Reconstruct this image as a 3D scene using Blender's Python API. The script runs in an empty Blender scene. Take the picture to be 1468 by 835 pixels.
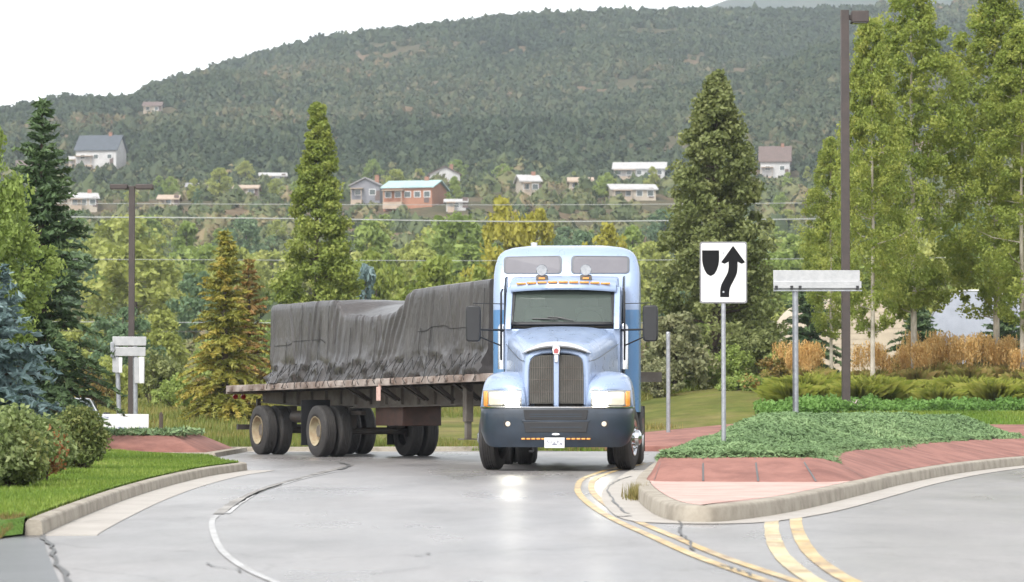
import bpy, bmesh, math, random
import numpy as np
from mathutils import Vector, Matrix
PI = math.pi
sc = bpy.context.scene
COL = sc.collection
random.seed(7)
RNG = np.random.default_rng(11)

# ------------------------------------------------------------------ camera
FPX, W0, H0, HORIZ = 4500.0, 1468.0, 835.0, 580.0
EYE = Vector((0, 0, 1.03))
PITCH = math.atan((HORIZ - H0 / 2) / FPX)
cam_d = bpy.data.cameras.new('camera')
cam = bpy.data.objects.new('camera', cam_d); COL.objects.link(cam)
cam.location = EYE; cam.rotation_euler = (PI / 2 + PITCH, 0, 0)
cam_d.sensor_width = 36; cam_d.sensor_fit = 'HORIZONTAL'; cam_d.lens = 36 * FPX / W0
cam_d.clip_start = 0.5; cam_d.clip_end = 9000
cam_d.dof.use_dof = True; cam_d.dof.focus_distance = 49; cam_d.dof.aperture_fstop = 5.0
sc.camera = cam
def ray(px, py):
    dx, dy = px - W0 / 2, H0 / 2 - py
    return Vector((dx, FPX * math.cos(PITCH) - dy * math.sin(PITCH), FPX * math.sin(PITCH) + dy * math.cos(PITCH)))
def at(px, py, Y):
    d = ray(px, py); return EYE + d * (Y / d.y)
def gp(px, py, z=0.0):
    d = ray(px, py); return EYE + d * ((z - EYE.z) / d.z)
def zat(py, Y): return at(734, py, Y).z
def xat(px, Y): return at(px, 580, Y).x

# ------------------------------------------------------------------ noise
def vnoise(x, y, seed=0):
    x = np.asarray(x, float); y = np.asarray(y, float)
    xi = np.floor(x).astype(np.int64); yi = np.floor(y).astype(np.int64)
    xf = x - xi; yf = y - yi
    def h(a, b):
        n = (a * 374761393 + b * 668265263 + seed * 1442695041) & 0xffffffff
        n = ((n ^ (n >> 13)) * 1274126177) & 0xffffffff
        return ((n ^ (n >> 16)) & 0xffff) / 65535.0
    u = xf * xf * (3 - 2 * xf); v = yf * yf * (3 - 2 * yf)
    return (h(xi, yi) * (1 - u) + h(xi + 1, yi) * u) * (1 - v) + (h(xi, yi + 1) * (1 - u) + h(xi + 1, yi + 1) * u) * v
def fbm(x, y, seed=0, o=4):
    s = 0; a = .5
    for k in range(o):
        s = s + a * vnoise(x * 2 ** k, y * 2 ** k, seed + k); a *= .5
    return s
def sstep(a, b, x):
    t = np.clip((np.asarray(x, float) - a) / (b - a), 0, 1); return t * t * (3 - 2 * t)

# ------------------------------------------------------------------ objects and tags
def tag(o, label=None, cat=None, group=None, kind=None):
    if label: o['label'] = label
    if cat: o['category'] = cat
    if group: o['group'] = group
    if kind: o['kind'] = kind
    return o
def empty(name, loc=(0, 0, 0), rz=0.0):
    o = bpy.data.objects.new(name, None); COL.objects.link(o)
    o.location = loc; o.rotation_euler = (0, 0, rz); o.empty_display_size = .2
    return o
def link(name, me, parent=None, loc=(0, 0, 0), rz=0.0, sc_=1.0):
    o = bpy.data.objects.new(name, me); COL.objects.link(o)
    o.parent = parent; o.location = loc; o.rotation_euler = (0, 0, rz)
    o.scale = (sc_,) * 3 if not hasattr(sc_, '__len__') else sc_
    return o
def copy_tree(o, parent=None):
    c = o.copy(); COL.objects.link(c); c.parent = parent
    for ch in [q for q in o.children]: copy_tree(ch, c)
    return c

class MB:
    def __init__(s): s.v = []; s.f = []; s.m = []
    def add(s, vs, fs, mi=0):
        b = len(s.v); s.v += [tuple(p) for p in vs]
        for f in fs: s.f.append(tuple(b + i for i in f)); s.m.append(mi)
        return s
    def box(s, c, d, rot=None, mi=0):
        hx, hy, hz = d[0] / 2, d[1] / 2, d[2] / 2
        vs = [Vector((x, y, z)) for x in (-hx, hx) for y in (-hy, hy) for z in (-hz, hz)]
        if rot is not None: vs = [rot @ v for v in vs]
        c = Vector(c); vs = [v + c for v in vs]
        return s.add(vs, [(0, 1, 3, 2), (4, 6, 7, 5), (0, 4, 5, 1), (2, 3, 7, 6), (0, 2, 6, 4), (1, 5, 7, 3)], mi)
    def box2(s, a, b, mi=0):
        return s.box([(a[i] + b[i]) / 2 for i in range(3)], [abs(b[i] - a[i]) for i in range(3)], None, mi)
    def tube(s, path, r, n=8, mi=0, cap=True):
        path = [Vector(p) for p in path]
        rr = r if hasattr(r, '__len__') else [r] * len(path)
        rings = []; prev = None
        for i, p in enumerate(path):
            t = (path[min(i + 1, len(path) - 1)] - path[max(i - 1, 0)]).normalized()
            if prev is None:
                a = Vector((0, 0, 1)) if abs(t.z) < .9 else Vector((1, 0, 0))
                u = t.cross(a).normalized()
            else:
                u = (prev - t * prev.dot(t)).normalized()
            prev = u; w = t.cross(u)
            rings.append([p + (u * math.cos(2 * PI * k / n) + w * math.sin(2 * PI * k / n)) * rr[i] for k in range(n)])
        return s.loft(rings, True, cap, cap, mi)
    def loft(s, rings, closed=True, c0=False, c1=False, mi=0):
        n = len(rings[0]); vs = [p for r in rings for p in r]; fs = []
        for i in range(len(rings) - 1):
            for k in range(n if closed else n - 1):
                k2 = (k + 1) % n
                fs.append((i * n + k, i * n + k2, (i + 1) * n + k2, (i + 1) * n + k))
        if c0: fs.append(tuple(range(n - 1, -1, -1)))
        if c1: fs.append(tuple((len(rings) - 1) * n + k for k in range(n)))
        return s.add(vs, fs, mi)
    def lathe(s, prof, c, axis='x', n=32, mi=0):   # prof: (offset along axis, radius)
        rings = []
        for a, r in prof:
            ring = []
            for k in range(n):
                t = 2 * PI * k / n; p, q = r * math.cos(t), r * math.sin(t)
                d = {'x': (a, p, q), 'y': (p, a, q), 'z': (p, q, a)}[axis]
                ring.append(Vector(c) + Vector(d))
            rings.append(ring)
        return s.loft(rings, True, True, True, mi)
    def prism(s, poly, axis, a, b, mi=0):   # poly in the other two axes (order kept)
        def P(u, v, w): return {'x': (w, u, v), 'y': (u, w, v), 'z': (u, v, w)}[axis]
        return s.loft([[P(u, v, a) for u, v in poly], [P(u, v, b) for u, v in poly]], True, True, True, mi)
    def build(s, name, mats, parent=None, bevel=0, smooth=35, loc=(0, 0, 0), rz=0.0, seg=2, fix=True):
        me = bpy.data.meshes.new(name); me.from_pydata(s.v, [], s.f)
        mats = mats if isinstance(mats, (list, tuple)) else [mats]
        for m in mats: me.materials.append(m)
        if len(mats) > 1: me.polygons.foreach_set('material_index', s.m)
        if fix:
            bm = bmesh.new(); bm.from_mesh(me); bmesh.ops.recalc_face_normals(bm, faces=bm.faces[:]); bm.to_mesh(me); bm.free()
        if smooth:
            me.polygons.foreach_set('use_smooth', [True] * len(me.polygons))
            me.set_sharp_from_angle(angle=math.radians(smooth))
        me.update()
        o = link(name, me, parent, loc, rz)
        if bevel:
            m = o.modifiers.new('bevel', 'BEVEL'); m.width = bevel; m.segments = seg; m.limit_method = 'ANGLE'; m.angle_limit = math.radians(40)
            m.harden_normals = False
        return o

def crom(pts, n=8, closed=False):
    pts = [Vector(p) for p in pts]; out = []; L = len(pts)
    rng = range(L if closed else L - 1)
    for i in rng:
        p1, p2 = pts[i], pts[(i + 1) % L]
        p0 = pts[i - 1] if (i > 0 or closed) else p1 * 2 - p2
        p3 = pts[(i + 2) % L] if (i + 2 < L or closed) else p2 * 2 - p1
        for k in range(n):
            t = k / n
            out.append(.5 * ((2 * p1) + (p2 - p0) * t + (2 * p0 - 5 * p1 + 4 * p2 - p3) * t * t + (3 * p1 - p0 - 3 * p2 + p3) * t ** 3))
    if not closed: out.append(pts[-1])
    return out
def normals2(path):
    ns = []
    for i in range(len(path)):
        t = path[min(i + 1, len(path) - 1)] - path[max(i - 1, 0)]
        ns.append(Vector((-t.y, t.x, 0)).normalized())
    return ns
def ribbon(path, w, z, off=0.0, wob=0.0):
    m = MB(); ns = normals2(path); a = []; b = []
    for i, p in enumerate(path):
        ww = w * (1 + wob * (random.random() - .5))
        q = Vector((p.x, p.y, z)) + ns[i] * off
        a.append(q + ns[i] * ww / 2); b.append(q - ns[i] * ww / 2)
    return m.loft([a, b], False)
def sweep(path, prof):    # prof: (offset to the left normal, z) list
    ns = normals2(path)
    rings = [[Vector((p.x, p.y, 0)) + ns[i] * o + Vector((0, 0, z)) for o, z in prof] for i, p in enumerate(path)]
    m = MB().loft(rings, False); n = len(prof)
    for r in (rings[0], rings[-1]):
        m.add(list(r) + [Vector((p.x, p.y, -.02)) for p in r], [(k, k + 1, n + k + 1, n + k) for k in range(n - 1)])
    return m

def np_mesh(name, V, F, mat=None, tint=None, smooth=False):
    V = np.ascontiguousarray(V, dtype=np.float32); F = np.ascontiguousarray(F, dtype=np.int32)
    me = bpy.data.meshes.new(name); k = F.shape[1]
    me.vertices.add(len(V)); me.vertices.foreach_set('co', V.ravel())
    me.loops.add(F.size); me.loops.foreach_set('vertex_index', F.ravel())
    me.polygons.add(len(F)); me.polygons.foreach_set('loop_start', np.arange(0, F.size, k, dtype=np.int32))
    me.polygons.foreach_set('use_smooth', np.full(len(F), smooth))
    if tint is not None:
        a = me.attributes.new('tint', 'FLOAT', 'FACE'); a.data.foreach_set('value', np.asarray(tint, np.float32))
    if mat: me.materials.append(mat)
    me.update(calc_edges=True)
    return me

# ------------------------------------------------------------------ materials
def new_mat(name):
    m = bpy.data.materials.new(name); m.use_nodes = True
    nt = m.node_tree; nt.nodes.clear()
    out = nt.nodes.new('ShaderNodeOutputMaterial'); bs = nt.nodes.new('ShaderNodeBsdfPrincipled')
    nt.links.new(bs.outputs[0], out.inputs[0])
    return m, nt, bs, out
def nnode(nt, scale, detail=4, rough=.6, coord='Object', stretch=None, dist=0):
    tc = nt.nodes.new('ShaderNodeTexCoord'); n = nt.nodes.new('ShaderNodeTexNoise')
    n.inputs['Scale'].default_value = scale; n.inputs['Detail'].default_value = detail; n.inputs['Roughness'].default_value = rough
    n.inputs['Distortion'].default_value = dist
    if stretch:
        mp = nt.nodes.new('ShaderNodeMapping'); mp.inputs['Scale'].default_value = stretch
        nt.links.new(tc.outputs[coord], mp.inputs[0]); nt.links.new(mp.outputs[0], n.inputs['Vector'])
    else: nt.links.new(tc.outputs[coord], n.inputs['Vector'])
    return n
def ramp(nt, src, stops):
    r = nt.nodes.new('ShaderNodeValToRGB'); e = r.color_ramp.elements
    e[0].position, e[1].position = stops[0][0], stops[-1][0]
    e[0].color = (*stops[0][1], 1); e[1].color = (*stops[-1][1], 1)
    for p, c in stops[1:-1]:
        x = e.new(p); x.color = (*c, 1)
    nt.links.new(src, r.inputs[0]); return r
def mixc(nt, fac, a, b, mode='MIX'):
    m = nt.nodes.new('ShaderNodeMix'); m.data_type = 'RGBA'; m.blend_type = mode
    for sock, v in ((m.inputs['Factor'], fac), (m.inputs['A'] if False else m.inputs[6], a), (m.inputs[7], b)):
        if hasattr(v, 'is_output'): nt.links.new(v, sock)
        elif hasattr(v, '__len__'): sock.default_value = (*v, 1)
        else: sock.default_value = v
    return m.outputs[2]
def bump(nt, bs, h, strength=.3, dist=.02):
    b = nt.nodes.new('ShaderNodeBump'); b.inputs['Strength'].default_value = strength; b.inputs['Distance'].default_value = dist
    nt.links.new(h, b.inputs['Height']); nt.links.new(b.outputs[0], bs.inputs['Normal'])
def mat(name, c, rough=.5, metal=0, c2=None, sc_=6, bmp=0, bsc=60, coat=0, stretch=None, emit=0, ecol=None, spec=.5, lo=.38, hi=.66):
    m, nt, bs, out = new_mat(name)
    bs.inputs['Roughness'].default_value = rough; bs.inputs['Metallic'].default_value = metal
    bs.inputs['Coat Weight'].default_value = coat; bs.inputs['Coat Roughness'].default_value = .05
    bs.inputs['Specular IOR Level'].default_value = spec
    c2 = c2 or tuple(x * .8 for x in c)
    n = nnode(nt, sc_, 5, .65, stretch=stretch)
    r = ramp(nt, n.outputs['Fac'], [(lo, c2), (hi, c)])
    nt.links.new(r.outputs[0], bs.inputs['Base Color'])
    if bmp:
        n2 = nnode(nt, bsc, 3, .6, stretch=stretch); bump(nt, bs, n2.outputs['Fac'], bmp, .02)
    if emit:
        bs.inputs['Emission Color'].default_value = (*(ecol or c), 1); bs.inputs['Emission Strength'].default_value = emit
    return m
def leaf_mat(name, stops, rough=.55, trans=.35, rnd=.35):
    m, nt, bs, out = new_mat(name)
    at_ = nt.nodes.new('ShaderNodeAttribute'); at_.attribute_name = 'tint'
    oi = nt.nodes.new('ShaderNodeObjectInfo')
    a = nt.nodes.new('ShaderNodeMath'); a.operation = 'MULTIPLY'; a.inputs[1].default_value = 1 - rnd; nt.links.new(at_.outputs['Fac'], a.inputs[0])
    b = nt.nodes.new('ShaderNodeMath'); b.operation = 'MULTIPLY_ADD'; b.inputs[1].default_value = rnd
    nt.links.new(oi.outputs['Random'], b.inputs[0]); nt.links.new(a.outputs[0], b.inputs[2])
    r = ramp(nt, b.outputs[0], stops)
    nt.links.new(r.outputs[0], bs.inputs['Base Color']); bs.inputs['Roughness'].default_value = rough
    bs.inputs['Specular IOR Level'].default_value = .3
    if trans:
        t = nt.nodes.new('ShaderNodeBsdfTranslucent'); nt.links.new(r.outputs[0], t.inputs['Color'])
        mx = nt.nodes.new('ShaderNodeMixShader'); mx.inputs[0].default_value = trans
        nt.links.new(bs.outputs[0], mx.inputs[1]); nt.links.new(t.outputs[0], mx.inputs[2]); nt.links.new(mx.outputs[0], out.inputs[0])
    return m

M = {}
M['galv'] = mat('galvanised_steel', (.42, .43, .45), .42, .85, (.3, .31, .33), 14)
M['alu'] = mat('sign_back_aluminium', (.46, .46, .46), .5, .25, (.38, .385, .39), 7)
M['bronze'] = mat('dark_bronze_paint', (.055, .04, .035), .5, 0, (.04, .03, .027), 4)
M['concrete'] = mat('kerb_concrete', (.33, .295, .24), .85, 0, (.20, .172, .135), 3.2, .25, 40, lo=.30, hi=.58)
M['gutter'] = mat('gutter_concrete', (.40, .37, .33), .6, 0, (.34, .31, .275), 1.6, .3, 40)
M['redcon'] = mat('red_stamped_concrete', (.29, .13, .10), .85, 0, (.17, .068, .052), 1.6, .45, 18, lo=.34, hi=.62)
M['pinkcon'] = mat('pale_pink_paving', (.56, .37, .32), .7, 0, (.44, .27, .23), 2.2, .4, 18)
M['signwhite'] = mat('sign_white', (.66, .655, .65), .45, 0, (.6, .6, .595), 8)
M['signblack'] = mat('sign_black', (.008, .008, .009), .7, spec=.15)
M['black'] = mat('black_plastic', (.018, .018, .02), .45)
M['rubber'] = mat('tyre_rubber', (.026, .025, .025), .72, 0, (.04, .036, .033), 9, .3, 60)
M['chrome'] = mat('chrome', (.58, .59, .61), .16, 1.0, (.65, .66, .68), 5)
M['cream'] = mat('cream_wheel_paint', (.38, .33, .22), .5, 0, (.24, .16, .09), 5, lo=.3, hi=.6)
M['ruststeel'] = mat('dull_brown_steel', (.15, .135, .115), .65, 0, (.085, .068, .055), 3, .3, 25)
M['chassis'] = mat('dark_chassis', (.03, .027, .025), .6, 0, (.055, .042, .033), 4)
M['amber'] = mat('amber_lens', (.55, .24, .06), .25, 0, (.5, .2, .04), 30, emit=.12, ecol=(1, .4, .05))
M['bark_pale'] = mat('pale_aspen_bark', (.55, .5, .42), .8, 0, (.30, .26, .2), 5, .3, 30, stretch=(1, 1, .35))
M['bark'] = mat('brown_bark', (.10, .075, .055), .9, 0, (.055, .04, .03), 7, .5, 30, stretch=(1, 1, .3))
M['wire'] = mat('bare_wire', (.36, .37, .36), .6, .0)

# ------------------------------------------------------------------ terrain
LY = [-60, 66, 78, 90, 130, 200, 350, 500, 700, 800]; LZ = [-.06, -.06, .2, .55, 1.2, 2.5, 8, 24, 46, 60]
RY = [-60, 68, 73, 78, 82, 88, 95, 110, 200, 350, 500, 700, 800]; RZ = [-.06, -.06, 0, .5, .85, 1.35, 1.65, 1.9, 2.6, 8, 24, 46, 60]
RIDGE = [(-1500, 380), (-400, 330), (-150, 235), (0, 172), (60, 163), (110, 156), (190, 148), (212, 130), (300, 110), (400, 77), (480, 66), (600, 48), (700, 37), (870, 27), (1000, 25), (1100, 22), (1200, 19), (1350, 10), (1468, 2), (1800, -60), (2200, -70), (3500, 0)]
YR = 1500.0
RX = [(p - 734) / FPX * YR for p, q in RIDGE]; RZZ = [1.03 + (580 - q) / FPX * YR for p, q in RIDGE]
def T(x, y):
    x = np.asarray(x, float); y = np.asarray(y, float)
    w = sstep(0, 6, x)
    z = np.interp(y, LY, LZ) * (1 - w) + np.interp(y, RY, RZ) * w
    z = z - .4 * sstep(-8.6, -10.2, x) * sstep(66, 69, y) * (1 - sstep(80, 88, y))
    z = z + sstep(110, 300, y) * (1 - sstep(900, 1300, y)) * (fbm(x / 60, y / 60, 3) - .47) * 9
    z = z + sstep(450, 700, y) * (1 - sstep(760, 1000, y)) * (fbm(x / 130 + 7, y / 130, 5) - .47) * 18
    t = np.clip((y - 800) / (YR - 800), 0, 1)
    r = np.interp(x / np.maximum(y, 100) * YR, RX, RZZ)
    h = 60 + (r - 60) * t ** .92 + np.sin(PI * t) * ((fbm(x / 150, y / 260, 9) - .47) * 62)
    h = h - np.clip(y - YR, 0, 9999) * .12
    k = sstep(770, 830, y)
    return z * (1 - k) + h * k
def Tz(x, y): return float(T(np.array([x]), np.array([y]))[0])
def on(px, Y):   # ground point under image column px at depth Y
    x = xat(px, Y); return Vector((x, Y, Tz(x, Y)))
def hit(px, py, y0=560, y1=1400):   # where the view ray meets the hillside
    ys = np.linspace(y0, y1, 600); d = ray(px, py)
    xs = d.x / d.y * ys; zr = EYE.z + d.z / d.y * ys
    s = T(xs, ys) - zr; i = np.argmax(s > 0)
    return Vector((xs[i], ys[i], float(T(xs[i:i+1], ys[i:i+1])[0])))

ys = np.concatenate([np.arange(-60, 60, 10), np.arange(60, 120, 2), np.arange(120, 420, 8), np.arange(420, 2601, 14)])
xs = np.concatenate([np.arange(-1000, -300, 50), np.arange(-300, -40, 13), np.arange(-40, 40, 2.0), np.arange(40, 300, 13), np.arange(300, 1001, 50)])
XX, YY = np.meshgrid(xs, ys); ZZ = T(XX, YY)
nx, ny = len(xs), len(ys)
V = np.stack([XX, YY, ZZ], -1).reshape(-1, 3)
I = (np.arange(ny - 1)[:, None] * nx + np.arange(nx - 1)[None, :]).ravel()
F = np.stack([I, I + 1, I + nx + 1, I + nx], -1)
def terrain_mat():
    m, nt, bs, out = new_mat('terrain_cover')
    bs.inputs['Roughness'].default_value = .95; bs.inputs['Specular IOR Level'].default_value = .1
    far = ramp(nt, nnode(nt, .022, 6, .65).outputs['Fac'], [(.36, (.06, .065, .035)), (.47, (.095, .085, .05)), (.58, (.145, .105, .065)), (.70, (.18, .135, .09))])
    fine = ramp(nt, nnode(nt, .5, 5, .7).outputs['Fac'], [(.3, (.55, .55, .55)), (.7, (1.25, 1.25, 1.25))])
    farc = mixc(nt, 1.0, far.outputs[0], fine.outputs[0], 'MULTIPLY')
    near = ramp(nt, nnode(nt, .35, 6, .7).outputs['Fac'], [(.33, (.075, .10, .02)), (.5, (.13, .135, .035)), (.66, (.19, .16, .065))])
    nearc = mixc(nt, 1.0, near.outputs[0], fine.outputs[0], 'MULTIPLY')
    tc = nt.nodes.new('ShaderNodeTexCoord'); sp = nt.nodes.new('ShaderNodeSeparateXYZ'); nt.links.new(tc.outputs['Object'], sp.inputs[0])
    mr = nt.nodes.new('ShaderNodeMapRange'); mr.inputs[1].default_value = 140; mr.inputs[2].default_value = 420; nt.links.new(sp.outputs['Y'], mr.inputs[0])
    c = mixc(nt, mr.outputs[0], nearc, farc); nt.links.new(c, bs.inputs['Base Color'])
    bump(nt, bs, nnode(nt, 2.5, 5, .7).outputs['Fac'], .5, .15)
    return m
M['terrain'] = terrain_mat()
tag(link('terrain', np_mesh('terrain', V, F, M['terrain'], smooth=True)), kind='structure')

# the far blue ridge behind the hill
mx = np.arange(-2400, 2401, 60.0); my = np.array([2750, 3000, 3250, 3500, 3750.0])
px_ = [(-3200, 330), (0, 270), (700, 130), (940, 42), (1000, 19), (1035, 4), (1080, -4), (1200, -10), (1400, -22), (1700, -14), (2600, 70), (4200, 260)]
top = np.interp(mx, [(p - 734) / FPX * 3500 for p, q in px_], [1 + (580 - q) / FPX * 3500 for p, q in px_])
MX, MY = np.meshgrid(mx, my); hh = np.array([.12, .4, .72, 1, .8])[:, None]
MZ = hh * (top[None, :] + (fbm(MX / 140, MY / 300, 21) - .47) * 20) + 4
V = np.stack([MX, MY, MZ], -1).reshape(-1, 3); nx = len(mx)
I = (np.arange(len(my) - 1)[:, None] * nx + np.arange(nx - 1)[None, :]).ravel()
mm = mat('far_mountain_woods', (.07, .075, .045), .95, 0, (.035, .05, .03), .03, spec=.1)
tag(link('mountain', np_mesh('mountain', V, np.stack([I, I + 1, I + nx + 1, I + nx], -1), mm, smooth=True)), kind='structure')

# haze: one closed box of thin even air
hz = MB().box2((-2600, -90, -2.0), (2600, 3900, 560))
hm = bpy.data.materials.new('haze_air'); hm.use_nodes = True; hm.node_tree.nodes.clear()
ho = hm.node_tree.nodes.new('ShaderNodeOutputMaterial'); pv = hm.node_tree.nodes.new('ShaderNodeVolumePrincipled')
pv.inputs['Color'].default_value = (.80, .89, 1, 1); pv.inputs['Density'].default_value = .00016; pv.inputs['Anisotropy'].default_value = .2
hm.node_tree.links.new(pv.outputs[0], ho.inputs['Volume'])
tag(hz.build('haze', hm, smooth=0), kind='stuff')

# ------------------------------------------------------------------ sky and light
SUN_EL, SUN_AZ = 52, 205      # azimuth clockwise from +Y: behind the camera, a little to its left
world = bpy.data.worlds.new('World'); sc.world = world; world.use_nodes = True
wn = world.node_tree; wn.nodes.clear()
wo = wn.nodes.new('ShaderNodeOutputWorld'); bg = wn.nodes.new('ShaderNodeBackground'); sky = wn.nodes.new('ShaderNodeTexSky')
sky.sky_type = 'NISHITA'; sky.sun_disc = False; sky.sun_elevation = math.radians(SUN_EL); sky.sun_rotation = math.radians(SUN_AZ)
sky.air_density = 1.2; sky.dust_density = 6; sky.ozone_density = 1; sky.altitude = 1800
hs = wn.nodes.new('ShaderNodeHueSaturation'); hs.inputs['Saturation'].default_value = .10
wn.links.new(sky.outputs[0], hs.inputs['Color']); wn.links.new(hs.outputs[0], bg.inputs[0]); wn.links.new(bg.outputs[0], wo.inputs[0])
bg.inputs[1].default_value = .13
sd = bpy.data.lights.new('sun', 'SUN'); sd.energy = 1.0; sd.angle = math.radians(14); sd.color = (1, .96, .9)
so = bpy.data.objects.new('sun', sd); COL.objects.link(so)
az = math.radians(SUN_AZ); el = math.radians(SUN_EL)
so.rotation_euler = (Vector((math.sin(az) * math.cos(el), math.cos(az) * math.cos(el), math.sin(el)))).to_track_quat('Z', 'Y').to_euler()
sc.view_settings.view_transform = 'Standard'; sc.view_settings.look = 'None'; sc.view_settings.gamma = 1
sc.view_settings.exposure = 1.6
sc.cycles.use_denoising = True; sc.cycles.use_adaptive_sampling = False
sc.cycles.max_bounces = 6; sc.cycles.diffuse_bounces = 3; sc.cycles.glossy_bounces = 3; sc.cycles.transmission_bounces = 3
sc.cycles.transparent_max_bounces = 8; sc.cycles.volume_bounces = 1; sc.cycles.sample_clamp_indirect = 6
# ------------------------------------------------------------------ road, kerbs, islands
def road_mat():
    m, nt, bs, out = new_mat('wet_asphalt')
    a = ramp(nt, nnode(nt, .55, 6, .65, stretch=(1, .35, 1)).outputs['Fac'], [(.32, (.165, .158, .155)), (.68, (.27, .255, .248))])
    b = ramp(nt, nnode(nt, 16, 6, .85).outputs['Fac'], [(.25, (.55, .54, .53)), (.75, (1.35, 1.35, 1.35))])
    c = mixc(nt, 1.0, a.outputs[0], b.outputs[0], 'MULTIPLY')
    v = nt.nodes.new('ShaderNodeTexVoronoi'); v.feature = 'DISTANCE_TO_EDGE'; v.inputs['Scale'].default_value = .22
    tc = nt.nodes.new('ShaderNodeTexCoord'); n = nnode(nt, 1.3, 4, .6)
    ad = nt.nodes.new('ShaderNodeVectorMath'); ad.operation = 'MULTIPLY_ADD'; ad.inputs[1].default_value = (1.1, 1.1, 0)
    nt.links.new(n.outputs['Color'], ad.inputs[0]); nt.links.new(tc.outputs['Object'], ad.inputs[2]); nt.links.new(ad.outputs[0], v.inputs['Vector'])
    cr = ramp(nt, v.outputs['Distance'], [(.0, (.4, .38, .36)), (.006, (1, 1, 1))])
    c = mixc(nt, .55, c, mixc(nt, 1.0, c, cr.outputs[0], 'MULTIPLY'))
    nt.links.new(c, bs.inputs['Base Color'])
    r = ramp(nt, nnode(nt, .4, 5, .6, stretch=(1, .3, 1)).outputs['Fac'], [(.35, (.24,) * 3), (.65, (.42,) * 3)])
    nt.links.new(r.outputs[0], bs.inputs['Roughness'])
    bump(nt, bs, nnode(nt, 55, 3, .8).outputs['Fac'], .25, .006)
    return m
M['road'] = road_mat()
def sheet(name, pts, m, z=None):
    vs = [Vector((p[0], p[1], p[2] if z is None else z)) for p in pts]
    o = MB().add(vs, [tuple(range(len(vs)))]).build(name, m, smooth=0)
    return tag(o, kind='structure')
rm = MB(); gx = np.linspace(-45, 45, 31); gy = np.linspace(-30, 69, 34)
rm.loft([[Vector((x, y, 0)) for x in gx] for y in gy], False)
tag(rm.build('road', M['road'], smooth=0), kind='structure')
M['darkroad'] = mat('dark_wet_asphalt', (.10, .10, .105), .3, 0, (.07, .07, .074), 1.5, .3, 50)
sheet('driveway', [gp(*p) for p in ((-60, 765), (0, 757), (58, 757), (66, 790), (85, 835), (100, 860), (-60, 870))], M['darkroad'], .004)

def paint_mat(name, c, c2, worn, lo=.42, hi=.58):
    m, nt, bs, out = new_mat(name)
    a = ramp(nt, nnode(nt, 1.1, 5, .7).outputs['Fac'], [(.38, c), (.62, c2)])
    w = ramp(nt, nnode(nt, 2.3, 7, .75, stretch=(1, .5, 1)).outputs['Fac'], [(lo, (0, 0, 0)), (hi, (1, 1, 1))])
    nt.links.new(mixc(nt, w.outputs[0], a.outputs[0], worn), bs.inputs['Base Color']); bs.inputs['Roughness'].default_value = .45
    return m
M['yellow'] = paint_mat('worn_yellow_paint', (.48, .31, .09), (.52, .43, .25), (.25, .17, .10), .47, .62)
M['paleyellow'] = paint_mat('faded_yellow_paint', (.50, .40, .19), (.54, .47, .32), (.28, .18, .08), .48, .64)
M['white'] = paint_mat('worn_white_paint', (.44, .435, .425), (.36, .355, .35), (.25, .24, .23), .46, .68)
M['wornpaint'] = paint_mat('worn_off_paint', (.16, .14, .12), (.34, .32, .29), (.07, .06, .05), .45, .6)
M['tar'] = mat('tar_seam', (.03, .028, .027), .4, 0, (.06, .055, .05), 4)
def flat_path(pp, n=8): return crom([gp(*p) for p in pp], n)
d1 = flat_path([(930, 663), (905, 668), (870, 677), (845, 687), (838, 698), (842, 710), (862, 727), (895, 746), (950, 770), (1015, 798), (1110, 831), (1190, 856), (1330, 890)])
for off in (-.085, .085): tag(ribbon(d1, .08, .006, off, .12).build('lane_line', M['yellow'], smooth=0), kind='structure')
d2 = flat_path([(1140, 727), (1128, 737), (1123, 748), (1126, 768), (1140, 795), (1172, 822), (1205, 840), (1280, 872), (1400, 910)])
tag(ribbon(d2, .12, .006, -.10, .12).build('lane_line', M['paleyellow'], smooth=0), kind='structure')
tag(ribbon(d2, .105, .006, .11, .12).build('lane_line', M['yellow'], smooth=0), kind='structure')
wl = flat_path([(312, 739), (304, 748), (306, 765), (318, 790), (350, 815), (400, 838), (470, 865), (600, 900)])
tag(ribbon(wl, .052, .006, 0, .1).build('lane_line', M['white'], smooth=0), kind='structure')
wl2 = flat_path([(503, 667), (490, 671), (450, 681), (395, 696), (350, 714), (328, 727), (313, 738)])
tag(ribbon(wl2, .12, .006, 0, .5).build('lane_line', M['wornpaint'], smooth=0), kind='structure')
wl3 = flat_path([(480, 677), (430, 688), (375, 705), (345, 722), (326, 737)])
tag(ribbon(wl3, .05, .006, 0, .5).build('lane_line', M['white'], smooth=0), kind='structure')
def seam(pp, w, name='tar_seam'):
    p = crom([gp(*q) for q in pp], 6)
    p = [q + Vector((random.uniform(-.02, .02), random.uniform(-.06, .06), 0)) for q in p]
    tag(ribbon(p, w, .0105, 0, .9).build(name, M['tar'], smooth=0), kind='structure')
seam([(60, 748), (58, 765), (70, 780), (80, 800), (98, 835), (110, 860)], .035)
seam([(968, 742), (978, 752), (972, 762), (985, 775), (995, 790)], .02)
seam([(1035, 812), (1060, 820), (1085, 830)], .02)
seam([(905, 684), (885, 690), (872, 700), (874, 712), (888, 728), (900, 738)], .025)
seam([(488, 664), (500, 668), (488, 674)], .06)
seam([(72, 751), (150, 748), (230, 746), (303, 742)], .016)
seam([(880, 742), (893, 742), (906, 741)], .05)
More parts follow.
